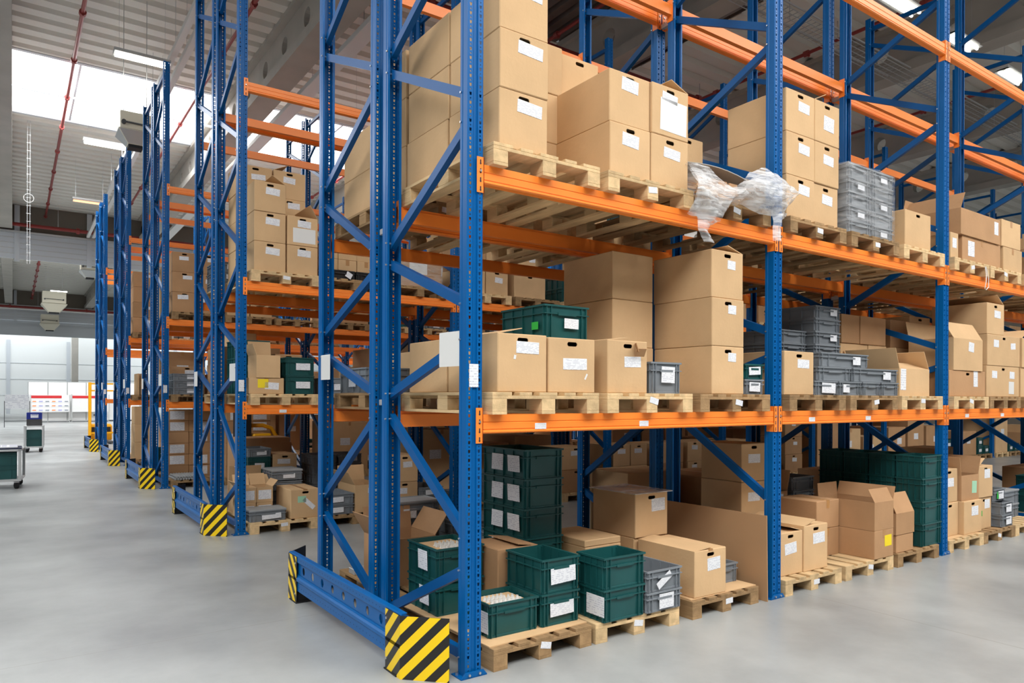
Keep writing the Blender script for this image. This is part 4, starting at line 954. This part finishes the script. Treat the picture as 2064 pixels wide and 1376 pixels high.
# ============ goods farther back ============
FAR = ['big', 'grey', 'green', 'load', 'load']
def fill_label(kind, pos, lev, k, bay, row, face):
    return '%s%s, %s pallet, %s, %s bay, %s row%s' % (kind, pos, POSN[k], LVN[lev], BAYN[bay], ROWN[row], face)
def fill(row, bay, lev, back, seed, skip=(), kinds=None, dens=.9):
    """generic pallets loads of one bay; back = far half of the double row"""
    rd = random.Random(seed*977+row*131+bay*17+lev*5+(3 if back else 0))
    z = 0 if lev == 0 else LV[lev-1]; zt = z+PH; X = bay*BAY; y0 = ROWY[row]
    fc = ', far half' if back else ''
    for k, px in enumerate((.09, .96, 1.84)):
        if k in skip: continue
        ya = y0+ROWW-DEPTH-.03 if back else y0-.04
        wd = rd.choice((WOOD, WOOD, WOOD2))
        pallet(X+px, ya, z, fill_label('wooden pallet', '', lev, k, bay, row, fc).replace(' pallet, ', ' pallet, ').replace(POSN[k]+' pallet', POSN[k]+' place'), .8, 1.15, wd, False)
        if rd.random() > dens: continue
        yb = (y0+ROWW-.02-.57) if back else y0+.01
        t = (kinds or ['cart', 'cart', 'cart2', 'big', 'grey', 'green', 'grey'])[rd.randrange(len(kinds) if kinds else 7)]
        hmax = 1.1 if lev < 2 else 1.2
        rear = back
        if t == 'load':
            h = rd.choice((.62, .8, .95, .7)); q = rd.choice((CARD, CARD2, CARD2))
            o = obj('pallet_load', carton_mesh(.76, 1.06, h, False, q), None, (X+px+.4, ya+.03, zt)); tag(o, fill_label('strapped brown load', '', lev, k, bay, row, fc), 'pallet load', 'strapped pallet loads')
            obj('tape', tape_mesh(.76, 1.06, h), o); add_labels(o, .76, h, 1.06, [(rd.uniform(-.2, .2), .6, .2, .14, 'w', 0)])
        elif t in ('cart', 'cart2'):
            n = rd.choice((1, 2, 2)) if t == 'cart' else rd.choice((2, 3))
            for c in range(2):
                if t == 'cart2' and c == 1: continue
                for q in range(n):
                    w = .37 if t == 'cart' else .56
                    carton(X+px+.02+c*.385, zt+q*.346, fill_label('box', (' left', ' right')[c]+' '+('low', 'mid', 'top')[q]+' layer', lev, k, bay, row, fc), w=w, y=yb, rear=rear, m=rd.choice((CARD, CARD, CARD2)), tape=rd.random() < .3, lab=None if rd.random() < .75 else [])
        elif t == 'big':
            h = rd.choice((.4, .5, .62))
            carton(X+px+.03, zt, fill_label('large brown box', '', lev, k, bay, row, fc), w=.74, d=.9, h=h, y=(y0+ROWW-.95 if back else yb), rear=rear, m=CARD2, slot=False, tape=True)
            if rd.random() < .6: carton(X+px+.2, zt+h+.001, fill_label('small box', '', lev, k, bay, row, fc), w=.36, d=.4, h=.22, y=yb+.03, rear=rear, m=CARD, slot=False)
        else:
            m = GREY if t == 'grey' else GREEN; h = .125 if t == 'grey' else .215
            for c in range(2):
                for q in range(rd.choice((1, 2, 3)) if t == 'grey' else rd.choice((1, 2))):
                    crate(X+px+.02+c*.385, zt+q*(h+.002), fill_label(('grey' if t == 'grey' else 'green')+' crate', (' left', ' right')[c]+' '+BAYN[q]+' layer', lev, k, bay, row, fc), h=h, y=yb, m=m, small=True, lid=False, rot=0)
# far half of the nearest row
for bay in range(4):
    for lev in range(3): fill(0, bay, lev, True, 3, skip=(0,) if bay == 0 else ())
for lev in range(3): fill(0, 3, lev, False, 5, kinds=FAR)
# ============ end stacks of the far half of the nearest row ============
YB = ROWW-.02
for lev in (1, 2): pallet(.09, ROWW-DEPTH-.03, LV[lev-1], 'wooden pallet behind the end frame, %s, far half of the nearest rack row' % LVN[lev], wood=WOOD2, tagp=True)
pallet(.12, ROWW-1.2, 0, 'wooden pallet on the floor behind the end frame, far half of nearest row', wood=WOOD2)
for j in range(2):
    for k in range(3 if j else 2): carton(.16, Z2+k*.343, 'plain box behind the left end frame, second shelf, %s layer, %s column' % (BAYN[k], ('aisle', 'inner')[j]), w=.38, y=YB-.57-.575*j, lab=[], slot=False, rear=True)
crate(.12, Z1, 'open grey crate behind the left end frame on the first shelf', w=.42, d=.56, h=.2, y=YB-.57, m=GREY, lab=[(.0, .5, .14, .1, 'w', 0, 'L')])
carton(.56, Z1, 'box behind the grey crate on the first shelf, far half of nearest row', w=.34, y=YB-.57, lab=[], rear=True)
carton(.18, Z0, 'opened brown box with spread flaps behind the end frame, floor', w=.42, h=.36, d=.42, y=1.52, opened=True, m=CARD2, slot=False, lab=[], flaps=(('L', 60), ('R', 55), ('B', 80)))
for k in range(3): crate(.47, Z0+.0+.19*k, 'grey lidded crate, %s of three, behind the opened brown box' % ('lower', 'middle', 'upper')[k], w=.42, d=.3, h=.175, y=1.97, m=GREY, lid=True, lab=[(-.2, .5, .12, .08, 'w', 0)])
for k in range(3): crate(.98, Z0+.132*k, 'small grey crate, layer %s, just behind the tallest green stack' % BAYN[k], w=.36, d=.32, h=.13, y=1.26, m=GREY)
b = MB(); b.box(0, .3, 0, .12, 0, .045)
o = obj('metal_tray', b.mesh('metal_tray', FRAME, bevel=.004), None, (.14, 2.2-.16, Z0), (0, 0, .0)); tag(o, 'flat grey metal tray lying on the pallet behind the end frame', 'tray')
# ============ second row, first bay, aisle side ============
Y2 = ROWY[1]
for lev in range(3): 
    for k, px in enumerate((.09, .96, 1.84)): pallet(px, Y2-.05, 0 if lev == 0 else LV[lev-1], 'wooden pallet, %s, %s of the first bay, second rack row' % (LVN[lev], POSN[k]), wood=WOOD if k == 0 else WOOD2, tagp=k == 0)
for k in range(3): carton(.13, Z2+k*.344, 'box with label, %s of the front left stack, second rack row' % ('bottom', 'middle', 'top')[k], y=Y2, flaps=(('R', 150),) if k == 2 else (), lab=[(.08, .7, .16, .08, 'w', .06)])
for k in range(2): carton(.51, Z2+k*.344, ('bottom box of the right stack, second rack row', 'box with big white sheet in the right stack, second rack row')[k], y=Y2, w=.365, lab=[(.05, .75, .16, .08, 'w', .03)] + ([(.05, .35, .27, .17, 'p', 0)] if k else []), flaps=(('R', 120),) if k else ())
for k in range(4): carton(.10, Z2+k*.344, 'inner left box, layer %s, second shelf of the second rack row' % BAYN[k], y=Y2+.58, w=.4, d=.5); carton(.52, Z2+k*.344, 'inner right box, layer %s, second shelf of the second rack row' % BAYN[k], y=Y2+.58, w=.4, d=.5, flaps=(('L', 155),) if k == 3 else ())
carton(.08, Z1, 'box with yellow and white labels, first shelf of the second rack row', w=.40, h=.185, y=Y2, d=.4, slot=False, tape=True, lab=[(-.1, .65, .12, .1, 'y', 0), (.15, .5, .16, .08, 'w', .05)])
carton(.16, Z1+.187, 'opened box on the yellow labelled one, second rack row', w=.27, h=.26, y=Y2, d=.36, slot=False, opened=True, tape=False, lab=[], flaps=(('L', 70), ('B', 80)))
for k in range(2): crate(.50, Z1+k*.217, 'green crate with label, %s of the front pair, second rack row' % ('lower', 'upper')[k], w=.34, y=Y2, h=.215, lab=[(.1, .5, .17, .08, 'w', .0)])
for k in range(3): crate(.08+.0*k, Z1+k*.217, 'green crate, layer %s of the inner stack, second rack row' % BAYN[k], w=.38, y=Y2+.5, h=.215, d=.55); 
carton(.55, Z1, 'brown box behind the green pair of the second rack row', y=Y2+.6, m=CARD2, w=.34, h=.5, d=.45)
crate(.09, Z0, 'lidded grey crate at the front of the second row floor pallet', w=.42, d=.3, h=.125, y=Y2, m=GREY, lid=True, lab=[(.1, .45, .22, .06, 'w', -.05)])
for i in range(2):
    for k in range(2): carton(.06+i*.2, Z0+k*.18, 'small box with big label, %s %s of four behind the lidded grey crate' % (('lower', 'upper')[k], ('left', 'right')[i]), w=.19, d=.3, h=.178, y=Y2+.32, slot=False, opened=bool(k), lab=[(0, .5, .15, .11, 'w', .0)], flaps=(('R' if i else 'L', 50), ('B', 60)) if k else ())
carton(.56, Z0, 'closed box with mint and tilted white labels, second row floor pallet', w=.35, h=.34, y=Y2, d=.57, lab=[(-.12, .66, .1, .075, 'm', 0), (.12, .5, .17, .055, 'w', .75)], tape=True)
carton(.12, Z0, 'opened box behind the one with the mint label, second row floor', w=.4, h=.36, y=Y2+.64, d=.45, opened=True, lab=[], flaps=(('F', 150), ('B', 100)))
for k in range(4): crate(.53, Z0+k*.130, 'lidded grey crate, layer %s behind the closed mint label box, second row' % BAYN[k], w=.38, d=.46, h=.118, y=Y2+.62, m=GREY, lid=k == 3)
YK = Y2+ROWW-DEPTH
pallet(.36, YK-.03, 0, 'wooden pallet on the floor, far half of the second row, near its end', wood=WOOD2); pallet(1.22, YK-.03, 0, 'wooden pallet on the floor, far half of the second row, next to the end one', wood=WOOD2)
carton(.40, Z0, 'wide dark brown box standing high in the far half of the second row', w=.74, h=.86, d=.5, y=YK+.62, m=CARD2, slot=False, lab=[], tape=True)
for k in range(3): crate(.40, Z0+k*.215, 'dark green crate, layer %s in the far half of the second row' % BAYN[k], w=.3, d=.5, h=.213, y=YK+.0)
crate(.40, Z0+.646, 'grey crate with label on the green stack, far half of second row', w=.3, d=.5, h=.11, y=YK, m=GREY)
for k in range(2): carton(.72, Z0+k*.336, 'box with hand hole and label, %s, far half of second row' % ('lower', 'upper')[k], w=.32, h=.334, d=.5, y=YK+.0)
for k in range(5): crate(1.26, Z0+k*.127, 'grey crate, layer %s beside the boxes, far half of second row' % BAYN[k], w=.34, d=.5, h=.125, y=YK, m=GREY); crate(1.64, Z0+k*.127, 'grey crate, layer %s right of its twin stack, far half of second row' % BAYN[k], w=.34, d=.5, h=.125, y=YK, m=GREY)
for bay in range(8):
    for lev in range(3):
        fill(1, bay, lev, False, 9, kinds=None if bay < 4 else FAR+['cart2']) if bay else None
Fk = ['cart', 'cart', 'grey', 'cart2']
for k, px in ((1, .96), (2, 1.84)):
    for c in range(2):
        for q in range(2): crate(px+.02+c*.385, Z0+q*.127, 'grey crate, %s %s on the %s floor pallet, first bay, second rack row' % (('lower', 'upper')[q], ('left', 'right')[c], POSN[k]), h=.125, y=Y2, m=GREY, small=True) if k == 1 and c == 0 or k == 2 and c == 1 else carton(px+.02+c*.385, Z0+q*.346, 'box, %s %s on the %s floor pallet, first bay, second rack row' % (('lower', 'upper')[q], ('left', 'right')[c], POSN[k]), y=Y2, w=.37, flaps=(('L', 60), ('B', 80)) if q == 0 and k == 1 else (), opened=(k == 1 and q == 0)) if not (k == 1 and q == 1) else None
    for c in range(2): carton(px+.02+c*.385, Z1, 'box, %s on the %s pallet, first shelf, first bay, second rack row' % (('left', 'right')[c], POSN[k]), y=Y2, w=.37, h=.3) if c else crate(px+.02, Z1, 'grey crate on the %s pallet, first shelf, first bay, second rack row' % POSN[k], h=.2, y=Y2, m=GREY)
for i in range(3):
    for k in range(3): carton(1.0+i*.25, Z2+k*.15, 'small taped box, %s column %s layer, beside the black boxes, second row' % (BAYN[i], BAYN[k]), w=.245, d=.3, h=.148, y=Y2+.3, slot=False, tape=True, lab=[] if k else [(0, .5, .06, .08, 'y', 0)])
for i in range(2): crate(.98+i*.39, Z2, 'flat black crate, %s, on the second shelf of the second rack row' % ('left', 'right')[i], w=.37, d=.28, h=.11, y=Y2, m=mat('black_plastic_%d' % i, (30, 30, 32), .4), lab=[(.3, .5, .08, .07, 'w', .5)], group='flat black crates')
carton(1.92, Z2, 'film wrapped brown load on the second shelf of the second rack row', w=.66, h=.44, d=.8, y=Y2+.02, m=CARD2, slot=False, lab=[(-.02, .62, .26, .2, 'p', 0)])
wrap(1.91, 2.59, Y2+.01, Y2+.83, Z2+.002, Z2+.452, 'clear film wound round the brown load, second rack row', 8)
# far half of the second row, third, fourth and fifth rows
for bay in range(4):
    for lev in range(3):
        if bay or lev: fill(1, bay, lev, True, 13, kinds=FAR)
for bay in range(1, 8):
    for lev in range(3):
        if bay < 6: fill(2, bay, lev, False, 17, kinds=FAR if bay < 4 else ['load'])
        if lev < 2 and bay < 7: fill(3, bay, lev, False, 37, kinds=['load'])
for bay in range(1, 5):
    for lev in range(2): fill(4, bay, lev, False, 41, kinds=['load'], dens=1)
for lev in range(3): fill(2, 0, lev, True, 19, kinds=FAR); fill(3, 0, lev, True, 23, dens=.7, kinds=FAR)
for lev in range(3): fill(3, 1, lev, True, 29, kinds=FAR)
Y3 = ROWY[2]
for lev in range(3):
    for k, px in enumerate((.09, .96, 1.84)): pallet(px, Y3-.05, 0 if lev == 0 else LV[lev-1], 'wooden pallet, %s, %s of the first bay, third rack row' % (LVN[lev], POSN[k]), wood=WOOD2, full=False)
for k in range(3):
    for c in range(2): carton(.10+c*.39, Z2+k*.345, 'box with label, %s layer, %s stack at the end of the third rack row' % (BAYN[k], ('left', 'right')[c]), y=Y3, w=.38, m=CARD2)
for k in range(3): crate(.12, Z1+k*.12, 'grey crate, layer %s on the first shelf end of the third row' % BAYN[k], h=.118, y=Y3, m=GREY, w=.5, lab=[(.1, .5, .16, .07, 'w', 0)])
carton(.15, Z1, 'box with two paper rolls behind the grey crates, third rack row', w=.6, h=.5, d=.5, y=Y3+.6, m=CARD2, lab=[(.1, .8, .2, .08, 'w', 0)])
for k in range(18):
    q, c = k//3, k % 3
    if c == 2 and q > 5: continue
    o = obj('metal_tube', cached('mtube', lambda: (lambda b: (b.tube([(0, 0, 0), (0, .56, 0)], .02, 8), b.mesh('metal_tube', LIDG))[1])(MB())), None, (.16+.044*(k % 9)+.022*(k//9), Y3+.0, Z0+.021+.036*(k//9)))
    tag(o, 'grey metal tube in the bundle on the front pallet of the third row', 'tube', 'bundle of grey metal tubes')
for i in range(4):
    for k in range(6): carton((.10, .49, .98, 1.38)[i], Z0+k*.2, 'stacked brown box with large sheet, column %s layer %s, third row floor' % (BAYN[i], BAYN[k]), w=.385, d=.4, h=.198, y=Y3+(.62 if i < 2 else 0), m=CARD2, slot=False, lab=[(.0, .5, .24, .15, 'w', 0)] if (i+k) % 3 else [])
fill(2, 0, 1, False, 31, skip=(0,)) if False else None
for c in range(2): carton(1.0+c*.4, Z1, 'box on the middle pallet, first shelf, third rack row, %s' % ('left', 'right')[c], y=Y3, w=.38); carton(1.0+c*.4, Z2, 'box on the middle pallet, second shelf, third rack row, %s' % ('left', 'right')[c], y=Y3, w=.38)
Y4 = ROWY[3]
for lev in range(3): pallet(.09, Y4-.05, 0 if lev == 0 else LV[lev-1], 'wooden pallet, %s, at the end of the fourth rack row' % LVN[lev], wood=WOOD2, full=False)
for k in range(4): carton(.10, Z2+k*.345, 'box with label, layer %s of the stack ending the fourth row' % BAYN[k], y=Y4, w=.5, m=CARD2)
for k in range(3): carton(.14, Z0+k*.4, 'tall pale box, layer %s on the floor at the fourth row end' % BAYN[k], y=Y4, w=.42, h=.398, slot=False, lab=[])
for k in range(4): 
    o = obj('folded_cardboard', simple_box('folded', 'folded_cardboard', (0, .035, 0, .6, 0, .48), CARD), None, (.2+.06*k, Y4+.02, Z1+.001), (0, 0, 0)); tag(o, 'folded cardboard standing on the fourth row first shelf, %s from the post' % BAYN[k], 'cardboard')
# ============ far end of the hall ============
def castor_cart(x, y, w, d, h, rot, label, n):
    t = obj('trolley', None, None, (x, y, 0), (0, 0, rot)); tag(t, label, 'trolley')
    b = MB()
    for sx in (-1, 1):
        for sy in (-1, 1): b.box(sx*w/2-.02, sx*w/2+.02, sy*d/2-.02, sy*d/2+.02, .16, h)
    obj('frame', b.mesh('frame', FRAME), t)
    for z in (.16, h): obj('shelf', simple_box((label, z), 'shelf', (-w/2-.02, w/2+.02, -d/2-.02, d/2+.02, z-.03, z), FRAME, .004), t)
    for sx in (-1, 1):
        for sy in (-1, 1):
            k = MB(); k.tube([(-.02, 0, .055), (.02, 0, .055)], .055, 12, 0); k.box(-.03, .03, -.03, .03, .1, .14, 1)
            obj('castor', k.mesh('castor', [BLACK, STEEL]), t, (sx*(w/2-.05), sy*(d/2-.05), 0), (0, 0, .5*sx))
    return t
castor_cart(-2.30, 11.62, .62, .8, .66, -.08, 'near grey trolley on castors cut off by the left edge', 1)
for k in range(2): crate(-2.56, .161+k*.225, 'dark green crate, %s, on the near trolley at the left edge' % ('lower', 'upper')[k], w=.5, d=.6, h=.222, y=11.3, m=GREEN, lab=[])
o = obj('dark_cloth', simple_box('cloth', 'dark_cloth', (-.31, .31, -.35, .35, 0, .02), mat('navy_cloth', (40, 46, 70), .9), .008), None, (-2.30, 11.62, .661)); tag(o, 'folded dark cloth on top of the near trolley', 'cloth')
o = obj('white_sheet', simple_box('wsheet', 'white_sheet', (-.27, .27, -.3, .3, 0, .02), PAPER, .006), None, (-2.32, 11.62, .682)); tag(o, 'white sheet lying on the dark cloth of the near trolley', 'sheet')
castor_cart(-1.63, 20.7, .42, .7, .73, -.05, 'small grey trolley with a blue bin, farther down the left aisle', 2)
for k in range(2): crate(-1.81, .161+k*.225, 'dark green crate, %s, in the small trolley' % ('lower', 'upper')[k], w=.36, d=.55, h=.222, y=20.4, m=GREEN, lab=[])
crate(-1.81, .732, 'dark grey bin under the blue bin on the small trolley', w=.36, d=.5, h=.18, y=20.42, m=mat('dark_grey_plastic', (76, 74, 74), .5), lab=[])
crate(-1.81, .914, 'blue bin with white label on top of the small trolley', w=.36, d=.5, h=.18, y=20.42, m=BLUEP, lab=[(.0, .5, .18, .1, 'w', 0)], group='blue bins')
# notice board on a stand
t = obj('notice_stand', None, None, (-1.95, 40, 0)); tag(t, 'white notice board on a thin stand at the left edge, far back', 'notice board')
obj('board', simple_box('nboard', 'board', (-.5, .5, 0, .03, .9, 1.62), PAPER), t)
b = MB()
for x in (-.52, .52): b.bar((x, .03, 0), (x, .03, 1.3), .03, .03, up=(1, 0, 0)); b.bar((x, -.3, .015), (x, .35, .015), .03, .03)
b.bar((-.52, .03, .3), (.52, .03, .3), .03, .03); obj('stand', b.mesh('stand', DARKG), t)
# row of white partition cabinets with planning boards
def cabinet(x0, w, label):
    t = obj('partition_cabinet', simple_box(('cab', w), 'partition_cabinet', (0, w, 0, .5, .06, 2.4), FRAME, .01), None, (x0, 47.2, 0)); tag(t, label, 'cabinet', 'white cabinets along the far end')
    obj('door', simple_box(('cabd', w), 'door', (.03, w-.03, -.02, 0, .1, 2.36), WHITE), t)
    obj('plinth', simple_box(('cabp', w), 'plinth', (.02, w-.02, .03, .47, 0, .06), DARKG), t)
for k in range(6): cabinet(-1.40+.98*k, .98, 'white cabinet behind the planning boards, %s from the left' % BAYN[k])
def planning(x0, w, z0, z1, label, seed, cards):
    t = obj('planning_board', simple_box(('plan', w), 'planning_board', (0, w, 0, .04, z0, z1), WHITE), None, (x0, 46.9, 0)); tag(t, label, 'planning board')
    q = obj('header_strip', simple_box(('head', w), 'header_strip', (.02, w*.78, -.01, 0, z1-.2, z1-.04), REDH), t); q['label'] = 'red header strip'
    b = MB()
    for x in (0, w-.05): b.box(x, x+.05, -.02, .06, 0, z1)
    b.box(0, w, -.02, .03, .05, .09); obj('stand', b.mesh('stand', FRAME), t)
    rd = random.Random(seed)
    for r in range(3 if cards else 1):
        for c in range(6):
            if cards:
                o = obj('pinned_card', simple_box(('pc', 0), 'pinned_card', (-.11, .11, -.012, 0, -.07, .07), PAPER), t, (.2+c*(w-.4)/5, 0, z1-.38-r*.26)); 
                k = obj('card_stripe', simple_box(('pcs', c % 3), 'card_stripe', (-.09, .09, -.016, -.012, -.035, .02), (ORANGE, mat('lilac_card', (150, 150, 200), .7) if 'lil' not in CACHE else CACHE['lil'], GREY)[c % 3]), o)
            else: obj('pinned_card', simple_box(('pc2', 0), 'pinned_card', (-.06, .06, -.012, 0, -.11, .11), PAPER), t, (.5+c*(w-.6)/5, 0, z1-.38))
planning(-1.30, 2.0, .6, 1.62, 'white planning board with red header and rows of cards', 1, True)
planning(.75, 2.0, .55, 1.66, 'wide white planning board with red header beside the yellow stacker', 2, False)
# yellow stackers
t = obj('pallet_stacker', None, None, (.32, 24.2, 0)); tag(t, 'yellow electric stacker with tall mast behind the last rack row', 'stacker')
b = MB()
for x in (-.38, .36): b.box(x, x+.09, 0, .1, .02, 2.02); b.box(x+.015, x+.075, -.02, 0, .05, 2.0)
for z in (1.95, 1.72, .3): b.box(-.3, .36, .02, .08, z, z+.05)
obj('mast', b.mesh('mast', YELLOW), t)
b = MB(); b.loops([[(-.33, .14, .08), (.33, .14, .08), (.33, .75, .08), (-.33, .75, .08)], [(-.33, .14, .55), (.33, .14, .55), (.33, .75, .55), (-.33, .75, .55)], [(-.3, .16, .62), (.3, .16, .62), (.3, .7, .62), (-.3, .7, .62)]]); obj('body', b.mesh('body', YELLOW, bevel=.02), t)
obj('battery_box', simple_box('batt', 'battery_box', (-.28, .28, .1, .14, .36, .52), BLACK), t)
b = MB(); b.tube([(0, .5, .6), (.02, .5, .8), (-.02, .4, .92)], .035, 8); b.tube([(-.2, .4, .92), (.18, .4, .95)], .03, 8); obj('tiller', b.mesh('tiller', DARKG), t)
for x in (-.2, .2): obj('fork', simple_box('fork', 'fork', (-.07, .07, -1.0, 0, .03, .09), DARKG), t, (x, 0, 0))
for x in (-.25, .25): k = MB(); k.tube([(-.04, 0, .07), (.04, 0, .07)], .07, 12); obj('wheel', k.mesh('wheel', BLACK), t, (x, .6, 0))
t = obj('pallet_truck', None, None, (1.35, 8.75, 0)); tag(t, 'yellow truck with dark mast standing behind the second rack row', 'truck')
b = MB(); b.loops([[(-.2, 0, .1), (.2, 0, .1), (.2, .5, .1), (-.2, .5, .1)], [(-.2, 0, .95), (.1, 0, .95), (.1, .5, .95), (-.2, .5, .95)]]); obj('body', b.mesh('body', YELLOW, bevel=.02), t)
b = MB(); b.tube([(-.2, .25, 1.08), (.02, .25, 1.08), (.16, .25, 1.03), (.24, .25, .9), (.27, .25, .6)], .035, 8); obj('guard_bar', b.mesh('guard_bar', YELLOW, smooth=True), t)
obj('mast', simple_box('mast2', 'mast', (-.42, -.22, .05, .45, .02, 1.9), BLACK, .01), t)
for y in (.1, .4): k = MB(); k.tube([(-.06, 0, .06), (.06, 0, .06)], .06, 12); obj('wheel', k.mesh('wheel', BLACK), t, (0, y, 0))
